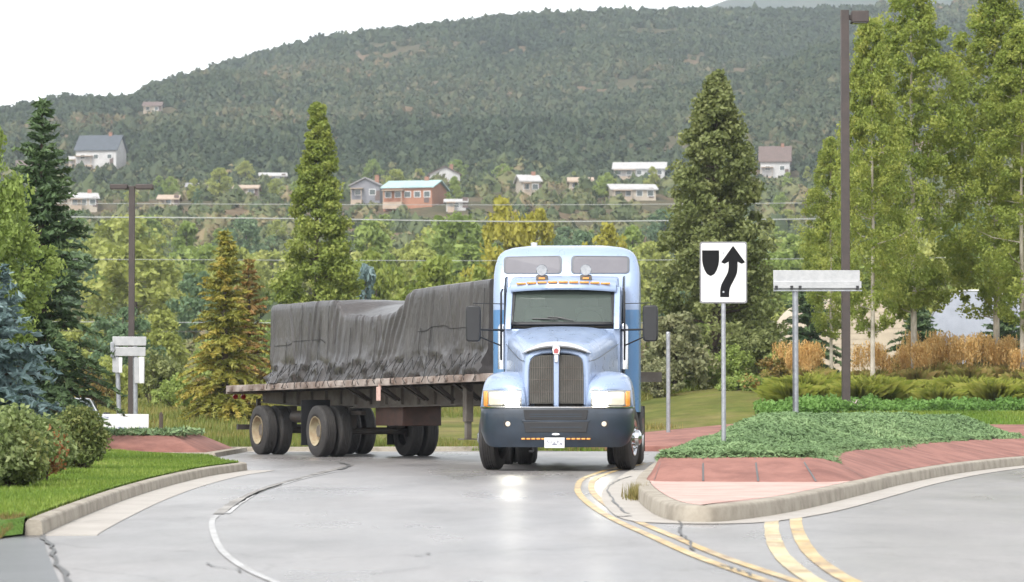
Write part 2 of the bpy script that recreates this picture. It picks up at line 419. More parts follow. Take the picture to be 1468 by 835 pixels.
for _ in range(9):      # scattered wear marks and fine cracks
    px, py = random.uniform(150, 1400), random.uniform(700, 830)
    if 780 < px < 1060 and py < 745: continue
    g = gp(px, py); a = random.uniform(0, PI); L = random.uniform(.2, .7)
    p = [g + Vector((math.cos(a) * L * t + random.uniform(-.05, .05), math.sin(a) * L * t * 2, 0)) for t in (0, .3, .6, 1)]
    tag(ribbon(crom(p, 4), random.uniform(.006, .016), .009, 0, .9).build('tar_seam', M['tar'], smooth=0), kind='structure')

KP = [(.0, -.01), (.012, .10), (.02, .116), (.036, .124), (.12, .127), (.14, .1), (.14, -.02)]
# left kerb (path runs away from the camera, road on its right)
lk = [gp(p, q, .15) for p, q in ((62, 741), (75, 735), (120, 718), (180, 697.5), (240, 681), (300, 668.5), (345, 662.5))]
lk = crom([(v.x, v.y, 0) for v in lk] + [(-4.15, 49.2, 0), (-4.6, 51.2, 0), (-5.6, 56.5, 0), (-7.5, 58.6, 0), (-14, 60, 0)], 8)
tag(sweep(lk, KP).build('kerb', M['concrete'], smooth=50), kind='structure')
n_g = int(len(lk) * .62)
tag(sweep(lk[:n_g], [(-.42, .005), (-.002, .007)]).build('gutter', M['gutter'], smooth=0), kind='structure')
# concrete end of the kerb at the driveway
# left lawn
ns = normals2(lk); inner = [p + ns[i] * .145 for i, p in enumerate(lk)]
def lawn_z(x, y): return .118 + .07 * sstep(.3, 4.0, -4.4 - x) + .05 * (fbm(np.asarray(x) * .7, np.asarray(y) * .5, 31) - .45)
front = [Vector((-30, 26.3, 0)), Vector((-12, 25.9, 0)), Vector((-5.6, 25.7, 0)), Vector((-4.4, 25.2, 0))]
lm = MB(); rows = []
for i, p in enumerate(inner):
    t = np.linspace(0, 1, 26) ** 1.6; far_x = -30
    row = [Vector((p.x + (far_x - p.x) * s, p.y + (min(p.y, 57) - p.y) * s, 0)) for s in t]
    rows.append([Vector((v.x, v.y, float(lawn_z(v.x, v.y)) if k > 0 else .14)) for k, v in enumerate(row)])
rows.insert(0, [Vector((v.x, v.y - .9 if k else v.y - .1, .02)) for k, v in enumerate(rows[0])])
M['lawn'] = mat('lawn_turf', (.09, .155, .03), .9, 0, (.06, .11, .022), 3.5, .8, 40, spec=.1)
lm.loft(rows, False)
tag(lm.build('lawn', M['lawn'], smooth=60), kind='structure')

# splitter island: kerb, pale nose, red sloped apron, planting bed
KX = [(12.5, 60.5), (10.5, 57), (8.61, 52.8), (6.76, 47.1), (5.13, 40.8), (4.05, 36), (2.82, 30.6), (2.05, 28.0), (1.62, 27.4), (1.36, 28.4), (1.33, 32.5), (1.46, 37.4), (1.8, 43), (2.27, 49.5), (2.9, 56), (4.0, 62), (5.4, 64.6), (8.5, 64.6), (11.5, 63.4)]
kpath = crom([(x, y, 0) for x, y in KX], 8, closed=True); kpath.append(kpath[0]); 
kn = normals2(kpath)
# island interior lies on the right-hand side of this direction
def isl_sweep(prof): return MB().loft([[p - kn[i] * o + Vector((0, 0, z)) for o, z in prof] for i, p in enumerate(kpath)], False)
tag(isl_sweep([(-.0, -.01), (.014, .122), (.022, .138), (.038, .147), (.17, .150), (.18, .05)]).build('kerb', M['concrete'], smooth=50), kind='structure')
tag(MB().loft([[p - kn[i] * o + Vector((0, 0, .0065)) for o in (-.38, -.002)] for i, p in enumerate(kpath)], False).build('gutter', M['gutter'], smooth=0), kind='structure')
inn = [p - kn[i] * .175 for i, p in enumerate(kpath)]
TOP = [((12.2, 60.3), (9.5, 59)), ((10.3, 57.1), (8.6, 57.0)), ((8.43, 52.9), (7.4, 53.6)), ((6.58, 47.2), (5.7, 47.9)), ((4.96, 40.95), (4.3, 42.2)), ((3.88, 36.15), (3.72, 38.0)), ((3.05, 35.65), (3.15, 37.65)), ((2.3, 35.75), (2.4, 37.6)), ((1.63, 36.1), (1.80, 37.5)), ((1.66, 38.4), (1.95, 38.9)), ((1.98, 43), (2.35, 43)), ((2.45, 49.5), (2.85, 49.2)), ((3.07, 55.8), (3.5, 55.5)), ((4.2, 61.8), (4.8, 61)), ((5.5, 64.4), (6, 62.6)), ((8.5, 64.4), (8.3, 62)), ((11.3, 63.2), (9.6, 60.6))]
base = crom([(*a, 0) for a, b in TOP], 6, closed=True); topo = crom([(*b, 0) for a, b in TOP], 6, closed=True)
ap = MB(); R0 = []; R1 = []; R2 = []
for a, b in zip(base + base[:1], topo + topo[:1]):
    R0.append(Vector((a.x, a.y, .148))); R1.append(Vector((a.x * .15 + b.x * .85, a.y * .15 + b.y * .85, .375))); R2.append(Vector((b.x, b.y, .40)))
ap.loft([R0, R1, R2], False)
tag(ap.build('island_apron', M['redcon'], smooth=40), kind='structure')
for i in range(3, len(base), 5):   # control joints in the red concrete
    a, b = base[i], topo[i]
    pa = Vector((a.x, a.y, .156)).lerp(Vector((b.x, b.y, .405)), .02); pb = Vector((a.x, a.y, .158)).lerp(Vector((b.x, b.y, .412)), .9)
    d = (base[(i + 1) % len(base)] - a).normalized() * .011
    tag(MB().add([pa - d, pa + d, pb + d, pb - d], [(0, 1, 2, 3)]).build('tar_seam', M['tar'], smooth=0), kind='structure')
sheet('bed_soil', [(p.x, p.y, .395) for p in topo], mat('bed_soil', (.07, .055, .035), .95))
nose = [p for p in inn if p.y < 38.5 and p.x < 5]
# order the nose outline along the kerb, then close it under the apron
nk = [p for p in inn[:-1]]
i0 = min(range(len(nk)), key=lambda i: (nk[i] - Vector((3.95, 36.3, 0))).length); i1 = min(range(len(nk)), key=lambda i: (nk[i] - Vector((1.63, 37.0, 0))).length)
seg = nk[i0:i1 + 1] if i0 < i1 else nk[i1:i0 + 1][::-1]
sheet('island_nose', [(p.x, p.y, .151) for p in seg] + [(1.8, 37.6, .151), (3.6, 37.6, .151)], M['pinkcon'])

# central island: red truck apron, grass rise behind it
CX, CY = 13.0, 84.0
rings = []
for r, z in ((18.0, .0), (17.98, .11), (17.8, .13), (10.5, .56), (10.2, .50)):
    rings.append([Vector((CX + r * math.cos(a), CY + r * math.sin(a), z)) for a in np.linspace(math.radians(224), math.radians(330), 60)])
tag(MB().loft(rings, False).build('truck_apron', M['redcon'], smooth=30), kind='structure')
M['isl_grass'] = mat('rise_grass', (.12, .21, .03), .9, 0, (.085, .15, .022), 2.0, .6, 25, spec=.1)
gr = []
for r, z in ((10.35, .53), (9.0, .66), (7.0, .80)):
    gr.append([Vector((CX + r * math.cos(a), CY + r * math.sin(a), z)) for a in np.linspace(math.radians(222), math.radians(330), 40)])
tag(MB().loft(gr, False).build('grass_bank', M['isl_grass'], smooth=60), kind='structure')
# far kerb of the circulating road
fk = crom([(-22, 69.5, 0), (-14, 68.6, 0), (-7, 68.6, 0), (-1, 69.2, 0), (3, 71.5, 0)], 8)
tag(sweep(fk, [(0, -.01), (.03, .09), (.06, .10), (.3, .10), (.32, .0)]).build('kerb', M['concrete'], smooth=50), kind='structure')
tag(sweep(fk, [(-.9, .006), (-.01, .008)]).build('gutter', M['gutter'], smooth=0), kind='structure')

# left splitter bed: red sloped rim
def rect(x0, x1, y0, y1, z): return [Vector((x0, y0, z)), Vector((x1, y0, z)), Vector((x1, y1, z)), Vector((x0, y1, z))]
lb = MB().loft([rect(-14.5, -5.95, 61.2, 68.2, .02), rect(-14.5, -5.98, 61.25, 68.15, .06), rect(-14, -6.75, 62.6, 67.6, .40), rect(-13.9, -6.8, 62.7, 67.5, .41)], True, False, True)
tag(lb.build('red_bed_rim', M['redcon'], bevel=.02), kind='structure')
tag(MB().loft([rect(-14.7, -5.75, 61.0, 68.4, .0), rect(-14.7, -5.77, 61.02, 68.38, .09), rect(-14.5, -5.97, 61.22, 68.18, .095)], True).build('kerb', M['concrete']), kind='structure')
# ------------------------------------------------------------------ tractor (local: x right in the photo, y to its rear, z up)
def car_paint(name, c, c2=None, coat=.8):
    m, nt, bs, out = new_mat(name)
    a = ramp(nt, nnode(nt, 1.2, 4, .6).outputs['Fac'], [(.35, c2 or tuple(x * .9 for x in c)), (.65, c)])
    d = ramp(nt, nnode(nt, 3.2, 8, .75, stretch=(1, 1, .45)).outputs['Fac'], [(.45, (0, 0, 0)), (.72, (.16, .16, .16))])
    nt.links.new(mixc(nt, d.outputs[0], a.outputs[0], (.30, .29, .27)), bs.inputs['Base Color'])
    r = ramp(nt, nnode(nt, 5, 6, .7).outputs['Fac'], [(.35, (.22,) * 3), (.65, (.5,) * 3)]); nt.links.new(r.outputs[0], bs.inputs['Roughness'])
    bs.inputs['Coat Weight'].default_value = coat * .6; bs.inputs['Coat Roughness'].default_value = .12; bs.inputs['Metallic'].default_value = .1
    return m
M['paleblue'] = car_paint('pale_blue_paint', (.29, .375, .55))
M['blue'] = car_paint('lower_sleeper_blue', (.075, .21, .42))  # deeper blue, only on the sleeper below its roof
M['slate'] = mat('slate_blue_bumper', (.016, .028, .046), .34, 0, (.012, .020, .032), 3, coat=.35)
M['glass'] = mat('dark_glass', (.055, .072, .066), .08, 0, (.04, .052, .05), 1.5, spec=.6)
def screen_mat():
    m, nt, bs, out = new_mat('windscreen_glass')
    bs.inputs['Base Color'].default_value = (.10, .125, .11, 1); bs.inputs['Roughness'].default_value = .06; bs.inputs['Specular IOR Level'].default_value = .8
    tp = nt.nodes.new('ShaderNodeBsdfTransparent'); tp.inputs[0].default_value = (.62, .72, .66, 1)
    mx = nt.nodes.new('ShaderNodeMixShader'); mx.inputs[0].default_value = .42
    nt.links.new(bs.outputs[0], mx.inputs[1]); nt.links.new(tp.outputs[0], mx.inputs[2]); nt.links.new(mx.outputs[0], out.inputs[0])
    return m
M['screen'] = screen_mat()
M['seat'] = mat('grey_seat_cloth', (.16, .155, .15), .9)
M['tintglass'] = mat('tinted_roof_glass', (.12, .115, .13), .12, 0, (.10, .095, .11), 1.5, spec=.7)
M['crest'] = car_paint('nose_highlight_white', (.66, .68, .72))  # white stands in for the bright highlight on the hood nose
M['mesh'] = mat('grille_mesh', (.075, .072, .062), .55, .2, (.05, .048, .042), 8)
M['lamp'] = mat('lit_headlamp', (.9, .9, .85), .2, 0, emit=15, ecol=(1, .95, .78))
M['horn'] = mat('horn_chrome', (.36, .37, .39), .22, 1.0, (.25, .26, .28), 9)
M['lampouter'] = mat('outer_lamp_glass', (.34, .34, .29), .15, .2, emit=.22, ecol=(1, .93, .7))
M['lampdim'] = mat('lit_fog_lamp', (.42, .38, .33), .2, 0, emit=.22, ecol=(1, .8, .55))
M['reflector'] = mat('lamp_bowl', (.4, .4, .38), .25, .6)
M['badge'] = mat('badge_enamel', (.42, .10, .10), .3)
def plate_mat():
    m, nt, bs, out = new_mat('licence_plate_face')
    n = nnode(nt, 26, 2, .5, stretch=(1, 1, .7)); r = ramp(nt, n.outputs['Fac'], [(.40, (.16, .17, .22)), (.54, (.62, .62, .62))])
    nt.links.new(r.outputs[0], bs.inputs['Base Color']); bs.inputs['Roughness'].default_value = .4
    return m
M['plate'] = plate_mat()

tr = tag(empty('semi_tractor', (.68, 48.4, 0), -math.radians(3.3)), 'pale blue conventional semi truck tractor with lit headlights driving towards the viewer', 'truck')
SX = 0.0
def swp(x): return .30 * max(0, (abs(x) - .48) / .72) ** 2.2
# hood
def hood_ring(y, hw, sh, top, zb=.96, k=1.0):
    half = [(hw, zb), (hw, zb + .3 * (sh - zb)), (hw * .995, zb + .7 * (sh - zb)), (hw * .975, sh - .08), (hw * .92, sh + (top - sh) * .25), (hw * .78, sh + (top - sh) * .66), (hw * .5, sh + (top - sh) * .9), (hw * .2, top - .004)]
    pts = [(x, z) for x, z in half] + [(0, top)] + [(-x, z) for x, z in half[::-1]]
    if k != 1: pts = [(x * k, 1.40 + (z - 1.40) * k) for x, z in pts]
    return [Vector((x, y + .045 * (z - 1) * max(0, 1 - y / .5), z)) for x, z in pts]
st = [(.10, .50, 1.74, 1.90), (.16, .525, 1.77, 1.945), (.32, .56, 1.81, 1.99), (.7, .62, 1.86, 2.05), (1.2, .70, 1.94, 2.14), (1.8, .80, 2.04, 2.23), (2.28, .90, 2.13, 2.29)]
hood = MB().loft([hood_ring(.13, .50, 1.74, 1.90, .96, .84), hood_ring(.085, .50, 1.74, 1.90, .96, .86), hood_ring(.085, .50, 1.74, 1.90, .96, .97)] + [hood_ring(*s) for s in st], False)
ho_ = hood.build('hood', M['paleblue'], tr, smooth=50)
hp = MB().tube([(0, .34, 1.992), (0, .9, 2.075), (0, 1.6, 2.188), (0, 2.2, 2.272)], .006, 6); hp.build('hood_seam', M['slate'], ho_)
for s in (-1, 1):
    MB().tube([(s * .505, .12, 1.70), (s * .575, .5, 1.72), (s * .66, 1.0, 1.78), (s * .80, 1.7, 1.90), (s * .905, 2.25, 2.0)], .007, 5).build('hood_seam', M['slate'], ho_)
# hood nose crown over the grille, its highlight put into a white colour
cr = []
for i in range(17):
    a = -1 + i / 8; x = a * .53; zt = 2.00 - .145 * a * a - .02 * abs(a) ** 6; th = .085 * (1 - a * a) ** .6 + .018
    cr.append([Vector((x, .07 + .05 * a * a, zt - th)), Vector((x, .03 + .06 * a * a, zt - th * .55)), Vector((x, .10 + .05 * a * a, zt - .01)), Vector((x, .30, zt + .005)), Vector((x, .30, zt - th))])
MB().loft(cr, True, True, True).build('nose_highlight', M['crest'], tr, smooth=60)
sl = []
for i in range(13):
    a = -1 + i / 6; x = a * .46; z = 1.895 - .075 * a * a
    sl.append([Vector((x, .045 + .05 * a * a, z)), Vector((x, .045 + .05 * a * a, z + .02)), Vector((x, .2, z + .02)), Vector((x, .2, z))])
MB().loft(sl, True, True, True).build('hood_vent', M['black'], tr)
# grille
gtop = lambda x: 1.795 - .05 * (abs(x) / .43) ** 3
gpoly = [(-.43, 1.04), (.43, 1.04)] + [(x, gtop(x)) for x in np.linspace(.43, -.43, 13)]
g = MB().prism(gpoly, 'y', .115, .20).build('grille', M['mesh'], tr)
gb = MB()
for k in range(24):
    x = -.405 + k * .0352
    if abs(x) > .03: gb.box2((x - .004, .10, 1.05), (x + .004, .118, gtop(x) - .01))
for z in (1.22, 1.41, 1.6): gb.box2((-.42, .106, z - .004), (.42, .114, z + .004))
gb.build('grille_bars', M['ruststeel'], g)
MB().box2((-.04, .055, 1.0), (.04, .13, 1.80)).build('grille_bar', M['paleblue'], tr, bevel=.012)
MB().loft([hood_ring(.07, .50, 1.74, 1.90, .96, .90), hood_ring(.062, .50, 1.74, 1.90, .96, .88), hood_ring(.09, .50, 1.74, 1.90, .96, .845)], False).build('grille_surround', M['paleblue'], tr)
em = MB().prism([(-.05, 1.80), (.05, 1.80), (.062, 1.87), (.052, 1.93), (-.052, 1.93), (-.062, 1.87)], 'y', .018, .05)
eo = em.build('emblem', M['chrome'], tr, bevel=.006)
MB().prism([(-.032, 1.815), (.032, 1.815), (.04, 1.87), (0, 1.90), (-.04, 1.87)], 'y', .012, .018).build('emblem_shield', M['badge'], eo)
MB().box2((-.028, .03, 1.68), (.028, .055, 1.80)).build('emblem_stem', M['chrome'], tr, bevel=.006)
# fenders
WY, WZ, WR = 1.22, .50, .60
def fender(s):
    m = MB(); rings = []
    for y, zt in ((.0, 1.25), (.03, 1.31), (.1, 1.385), (.22, 1.44), (.4, 1.485), (.65, 1.525), (.95, 1.545), (1.25, 1.53), (1.5, 1.48), (1.7, 1.38), (1.85, 1.22)):
        d = (y - WY); arch = WZ + math.sqrt(max(0, WR * WR - d * d)) if abs(d) < WR else 0
        zb = max(arch, .99 if y < .62 else .62)
        zi = min(zt - .06, max(1.0, zb))
        ctrl = [(.47, zi), (.49, zt - .10), (.56, zt - .03), (.72, zt + .0), (.90, zt - .005), (1.04, zt - .04), (1.13, zt - .12), (1.175, max(zb + .02, zt - .26)), (1.185, max(zb + .01, zt - .4)), (1.19, zb)]
        pts = crom([Vector((x, 0, z)) for x, z in ctrl], 3)
        rings.append([Vector((s * p.x, y + swp(p.x) * max(0, 1 - y / .7), p.z)) for p in pts])
    m.loft(rings, False)
    f = rings[0]; cen = [Vector((p.x, p.y, .99)) for p in f]
    m.loft([f, cen], False)
    o = m.build('fender', M['paleblue'], tr, smooth=45)
    so_ = o.modifiers.new('thickness', 'SOLIDIFY'); so_.thickness = .02; so_.offset = -1
    return o
for s in (-1, 1):
    fender(s)
    # headlamp
    def lens(x0, x1, z0, z1, dy, name, m, parent):
        r = []
        for k in range(9):
            x = x0 + (x1 - x0) * k / 8; e = min(k, 8 - k) / 8; c = .012 if 0 < k < 8 else 0
            y = swp(x) - .004 - c - dy
            bg_ = .03 * math.sin(PI * k / 8) if dy else 0
            r.append([Vector((s * x, y + .02, z0)), Vector((s * x, y - bg_ * .6, z0 + .025)), Vector((s * x, y - .008 - bg_, (z0 + z1) / 2)), Vector((s * x, y - bg_ * .6, z1 - .025)), Vector((s * x, y + .02, z1)), Vector((s * x, y + .05, z1)), Vector((s * x, y + .05, z0))])
        return MB().loft(r, True, True, True).build(name, m, parent, smooth=60)
    hl = lens(.535, 1.15, .99, 1.25, .0, 'headlight', M['reflector'], tr)
    lens(.57, .80, 1.01, 1.23, .012, 'lens', M['lamp'], hl); lens(.81, 1.05, 1.01, 1.23, .012, 'lens', M['lampouter'], hl)
    lens(1.065, 1.135, 1.005, 1.235, .012, 'turn_signal', M['amber'], hl)
# bumper
def bpath():
    pl = crom([(-1.17, .62, 0), (-1.165, .36, 0), (-1.08, .12, 0), (-.86, -.02, 0), (-.45, -.085, 0), (0, -.10, 0), (.45, -.085, 0), (.86, -.02, 0), (1.08, .12, 0), (1.165, .36, 0), (1.17, .62, 0)], 4)
    return pl
bp = bpath(); bn = normals2(bp); rings = []
for i, p in enumerate(bp):
    e = sstep(.9, 1.17, abs(p.x)); zlow = .37 + .16 * float(e) * min(1, max(0, p.y) / .5)
    n = -bn[i]
    if n.y > 0 and abs(p.x) < 1: n = -n
    pr = [(-.06, .995), (.0, .99), (.018, .965), (.022, .88), (.02, .62), (.0, zlow + .08), (-.03, zlow), (-.08, zlow)]
    rings.append([p + n * o + Vector((0, 0, z)) for o, z in pr])
bo = MB().loft(rings, False).build('bumper', M['slate'], tr, smooth=50)
bs_ = bo.modifiers.new('thickness', 'SOLIDIFY'); bs_.thickness = .015; bs_.offset = -1
rings = []
for i, p in enumerate(bp):
    n = -bn[i]
    rings.append([p + n * o + Vector((0, 0, z)) for o, z in ((-.03, 1.002), (.012, 1.003), (.028, .993), (.026, .972))])
MB().loft(rings, False).build('bumper_trim', M['chrome'], tr, smooth=50)
ia = MB()
for z0, z1 in ((.79, .95), (.60, .76)): ia.prism([(-.47, z0), (.47, z0), (.50, z1), (-.50, z1)], 'y', -.125, -.09)
io = ia.build('air_intake', M['black'], bo, bevel=.006)
MB().box2((-.40, -.135, .835), (.40, -.124, .85)).box2((-.40, -.135, .872), (.40, -.124, .885)).box2((-.40, -.135, .67), (.40, -.124, .685)).build('intake_slat', M['slate'], io)
MB().box2((-.52, -.119, .758), (.52, -.095, .792)).build('bumper_bar', M['slate'], bo, bevel=.008)
for s in (-1, 1):
    fo = MB().lathe([(-.03, .04), (-.045, .036), (-.05, .0)], (s * .74, -.035, .73), 'y', 20).build('fog_lamp', M['lampdim'], tr)
    MB().lathe([(-.012, .075), (-.03, .07), (-.032, .042)], (s * .74, -.035, .73), 'y', 20).build('lamp_ring', M['black'], fo)
for k in range(14):
    x = -.50 + k * .077
    if -.17 < x < .13: continue
    MB().box2((x - .03, -.128, .488), (x + .03, -.10, .513)).build('marker_light', M['amber'], tr, bevel=.006)
pl_ = MB().box2((-.02 - .155, -.150, .36), (-.02 + .155, -.142, .52)).build('licence_plate', M['signwhite'], tr, bevel=.004)
MB().box2((-.02 - .12, -.1525, .405), (-.02 + .12, -.1505, .475)).build('plate_face', M['plate'], pl_)
bd = MB().lathe([(0, .055), (.012, .05), (.013, .0)], (0, 0, 0), 'y', 18).build('badge', M['chrome'], tr, loc=(-.0, -.128, .57)); bd.scale = (1.25, -1, .38)
MB().tube([(-.35, .02, .30), (-.35, .02, .42)], .02).tube([(-.36, .02, .31), (-.42, .02, .31)], .02).build('tow_hook', M['black'], tr)
# cab
cabp = [(2.26, 1.0), (2.26, 2.25), (3.30, 2.27), (3.42, 2.90), (2.84, 2.93), (3.0, 3.03), (3.35, 3.10), (3.7, 3.12), (3.7, 1.0)]
cm = MB()
rings = []
for x, kx in ((-.93, .0), (-.90, .05), (-.6, .06), (0, .075), (.6, .06), (.90, .05), (.93, .0)):
    rings.append([Vector((x * (1 - .05 * max(0, (z - 2.3)) / .8), y + .10 * (abs(x) / .93) ** 2 * (1 if y < 3 else 0), z + kx * .6 * (1 if z > 2.925 else 0))) for y, z in cabp])
cm.loft(rings, True, True, True)
cm.build('cab', M['paleblue'], tr, bevel=.03, smooth=50)
def wsp(u, v, off):     # windshield surface: u across, v up
    hw = .845 - .03 * v; y = 2.285 + .50 * v; z = 2.315 + .58 * v; x = u * hw
    y += .105 * (u * .9) ** 2
    return Vector((x, y - off * .75, z + off * .62))
def wspatch(u0, u1, v0, v1, off, n=12):
    return [[wsp(u0 + (u1 - u0) * i / n, v0 + (v1 - v0) * j / 4, off) for i in range(n + 1)] for j in range(5)]
frm = MB()
for a in ((-1, -.95, -.03, 1.02), (.95, 1, -.03, 1.02), (-.95, .95, -.03, .035), (-.95, .95, .965, 1.02)): frm.loft(wspatch(*a, .012), False)
fr = frm.build('windshield_frame', M['black'], tr); fs_ = fr.modifiers.new('thickness', 'SOLIDIFY'); fs_.thickness = .03
for s in (-1, 1): MB().prism([(2.28, 2.24), (2.36, 2.40), (2.86, 2.95), (3.45, 2.95), (3.45, 2.24)], 'x', s * .83, s * .925).build('pillar', M['paleblue'], tr, bevel=.01)
ci_ = MB().box2((-.82, 3.22, 2.28), (.82, 3.25, 2.9)).box2((-.82, 2.42, 2.272), (.82, 3.2, 2.30)).build('cab_interior', M['chassis'], tr)
for x in (-.42, .42):
    se = MB().box2((x - .24, 2.98, 2.30), (x + .24, 3.12, 2.62)).box2((x - .13, 3.0, 2.62), (x + .13, 3.09, 2.78)).build('seat_back', M['seat'], ci_, bevel=.04)
MB().tube([(.42 + .21 * math.cos(a), 2.72 + .05 * math.sin(a), 2.40 + .17 * math.sin(a)) for a in np.linspace(0, 2 * PI, 25)], .014, 6).build('steering_wheel', M['black'], ci_)
MB().box2((-.80, 2.46, 2.30), (.80, 2.66, 2.365)).build('dashboard', M['black'], ci_, bevel=.02)
ws = MB().loft(wspatch(-.955, .955, .03, .97, .02), False).build('windshield', M['screen'], tr)
for a, b in (((-.08, .10), (-.42, .12)), ((.22, .06), (-.12, .16))):
    MB().tube([wsp(*a, .05), wsp(*b, .045)], .011, 6).tube([wsp(b[0] + .16, b[1], .032), wsp(b[0] - .16, b[1] + .02, .032)], .012, 6).build('wiper', M['black'], tr)
# sun visor with marker lamps
rings = []
for i in range(15):
    a = -1 + i / 7; x = a * .86; y = 2.62 + .12 * a * a; z = 2.945 - .035 * a * a
    rings.append([Vector((x, y, z - .05)), Vector((x, y - .015, z - .02)), Vector((x, y + .02, z + .06)), Vector((x, y + .30, z + .13)), Vector((x, y + .30, z + .08)), Vector((x, y + .04, z + .02))])
MB().loft(rings, True, True, True).build('sun_visor', M['paleblue'], tr, smooth=50)
for k in range(9):
    a = -.8 + k * .2; MB().box((a * .86, 2.635 + .12 * a * a, 3.02 - .035 * a * a), (.15, .06, .028)).build('marker_light', M['amber'], tr, bevel=.008)
for x in (-.36, .36):
    h = MB().box((x, 2.98, 3.10), (.19, .16, .10)).build('air_horn', M['ruststeel'], tr, bevel=.02)
    MB().lathe([(-.10, .085), (-.09, .095), (-.02, .07), (.10, .045), (.12, .0)], (x, 2.98, 3.225), 'y', 20).build('horn_bell', M['horn'], h)
    MB().box((x, 2.895, 3.09), (.10, .02, .03)).build('horn_lamp', M['amber'], h)
# sleeper
def plan(z):
    yf = float(np.interp(z, [.9, 2.65, 2.9, 3.2, 3.5, 3.58, 3.64, 3.675], [3.72, 3.72, 3.78, 3.93, 4.10, 4.18, 4.36, 4.65]))
    hw = float(np.interp(z, [.9, 3.2, 3.45, 3.55, 3.62, 3.66, 3.675], [1.22, 1.22, 1.19, 1.13, 1.04, .90, .70]))
    r = .17; yb = 5.40; pts = []
    for cx, cy, a0 in ((hw - r, yf + r, -90), (hw - r, yb - r, 0), (-hw + r, yb - r, 90), (-hw + r, yf + r, 180)):
        for k in range(6):
            a = math.radians(a0 + k * 18); pts.append(Vector((cx + r * math.cos(a), cy + r * math.sin(a), z)))
    return pts, yf
zs = [.9, 1.2, 2.0, 2.62, 2.72, 2.9, 3.05, 3.2, 3.35, 3.5, 3.56, 3.61, 3.65, 3.675]
def crown(p): return Vector((p.x, p.y, p.z + .05 * (1 - (p.x / 1.2) ** 2) * float(sstep(3.4, 3.65, p.z))))
lo = MB().loft([plan(z)[0] for z in (.9, 1.2, 2.0, 2.60)], True, True, False)
lo.build('sleeper', M['blue'], tr, smooth=40)
up = MB().loft([plan(z)[0] for z in (2.60, 2.62)] + [[crown(p) for p in plan(z)[0]] for z in zs[4:]], True, False, True)
up.build('sleeper_roof', M['paleblue'], tr, smooth=50)
for s in (-1, 1):
    def fp(u, v, off):
        z = 3.215 + .275 * v; x = s * (.10 + .93 * u); yf = plan(z)[1]
        z2 = z + .05 * (1 - (x / 1.2) ** 2) * float(sstep(3.4, 3.65, z))
        return Vector((x, yf - off * .85, z2 + off * .4))
    def rr(off, g):
        c = []
        for cu, cv, a0 in ((1 - .06, .2, -90), (1 - .06, .8, 0), (.06, .8, 90), (.06, .2, 180)):
            for k in range(5):
                a = math.radians(a0 + k * 22.5); c.append(fp(.5 + (cu + .06 * math.cos(a) - .5) * g, .5 + (cv + .2 * math.sin(a) - .5) * g, off))
        return c
    wf = MB().loft([rr(.0, 1.05), rr(.012, 1.05), rr(.012, .97), rr(.0, .97)], True).build('roof_window', M['slate'], tr)
    MB().add(rr(.006, 1.0), [tuple(range(20))]).build('pane', M['tintglass'], wf, smooth=0)
    # cab extender, grab rail, mirror, air cleaner
    MB().prism([(3.02, 1.25), (3.02, 2.95), (3.25, 3.12), (3.70, 3.16), (3.70, 1.25)], 'x', s * .955, s * .99).build('cab_extender', M['slate'], tr, bevel=.01)
    MB().tube([(s * 1.0, 2.50, 1.75), (s * 1.0, 2.47, 1.80), (s * 1.0, 2.47, 2.84), (s * .98, 2.52, 2.90)], .017).build('grab_rail', M['black'], tr)
    MB().lathe([(1.60, .0), (1.60, .075), (2.28, .075), (2.33, .05), (2.33, 0)], (s * .985, 2.58, 0), 'z', 18).build('air_cleaner', M['chrome'], tr, smooth=40)
    mx_ = s * 1.425
    mo = MB().loft([[Vector((mx_ + dx * k, 2.02 + dy, z)) for dx, dy in ((-.115, .0), (.115, .0), (.125, .05), (.10, .13), (-.10, .13), (-.125, .05))] for z, k in ((2.04, .72), (2.07, .94), (2.13, 1), (2.53, 1), (2.59, .94), (2.62, .72))], True, True, True).build('mirror', M['black'], tr, bevel=.02, smooth=50)
    MB().box((mx_, 2.155, 2.33), (.19, .01, .46)).build('mirror_glass', M['glass'], mo)
    MB().tube([(mx_, 2.09, 2.235), (s * .95, 2.50, 2.235)], .016).build('mirror_arm', M['black'], mo); MB().tube([(mx_, 2.09, 2.6), (mx_, 2.09, 2.66), (s * .96, 2.50, 2.66)], .007).build('mirror_arm', M['black'], mo); MB().tube([(mx_, 2.09, 2.16), (s * 1.0, 2.47, 1.98)], .012).build('mirror_arm', M['black'], mo)
    # doors, side windows
    MB().prism([(2.55, 1.1), (2.55, 2.30), (2.93, 2.86), (3.45, 2.90), (3.45, 1.1)], 'x', s * .928, s * .94).build('door', M['paleblue'], tr, bevel=.006)
    MB().prism([(2.62, 2.30), (2.96, 2.80), (3.4, 2.83), (3.4, 2.25)], 'x', s * .93, s * .946).build('side_window', M['glass'], tr)
    ta = MB().lathe([(2.6, .0), (2.6, .27), (2.64, .3), (4.9, .3), (4.94, .27), (4.94, 0)], (s * .90, 0, .66), 'y', 28).build('fuel_tank', M['chrome'], tr, smooth=40)
    MB().box2((s * .85, 2.7, .34), (s * 1.2, 3.4, .37)).box2((s * .85, 2.7, .60), (s * 1.22, 3.3, .63)).build('step', M['alu'], tr)
    MB().lathe([(1.2, .0), (1.2, .06), (3.81, .06), (3.81, .05), (3.81, 0)], (s * .62, 5.52, 0), 'z', 16).build('exhaust_stack', M['chrome'], tr) if s < 0 else None
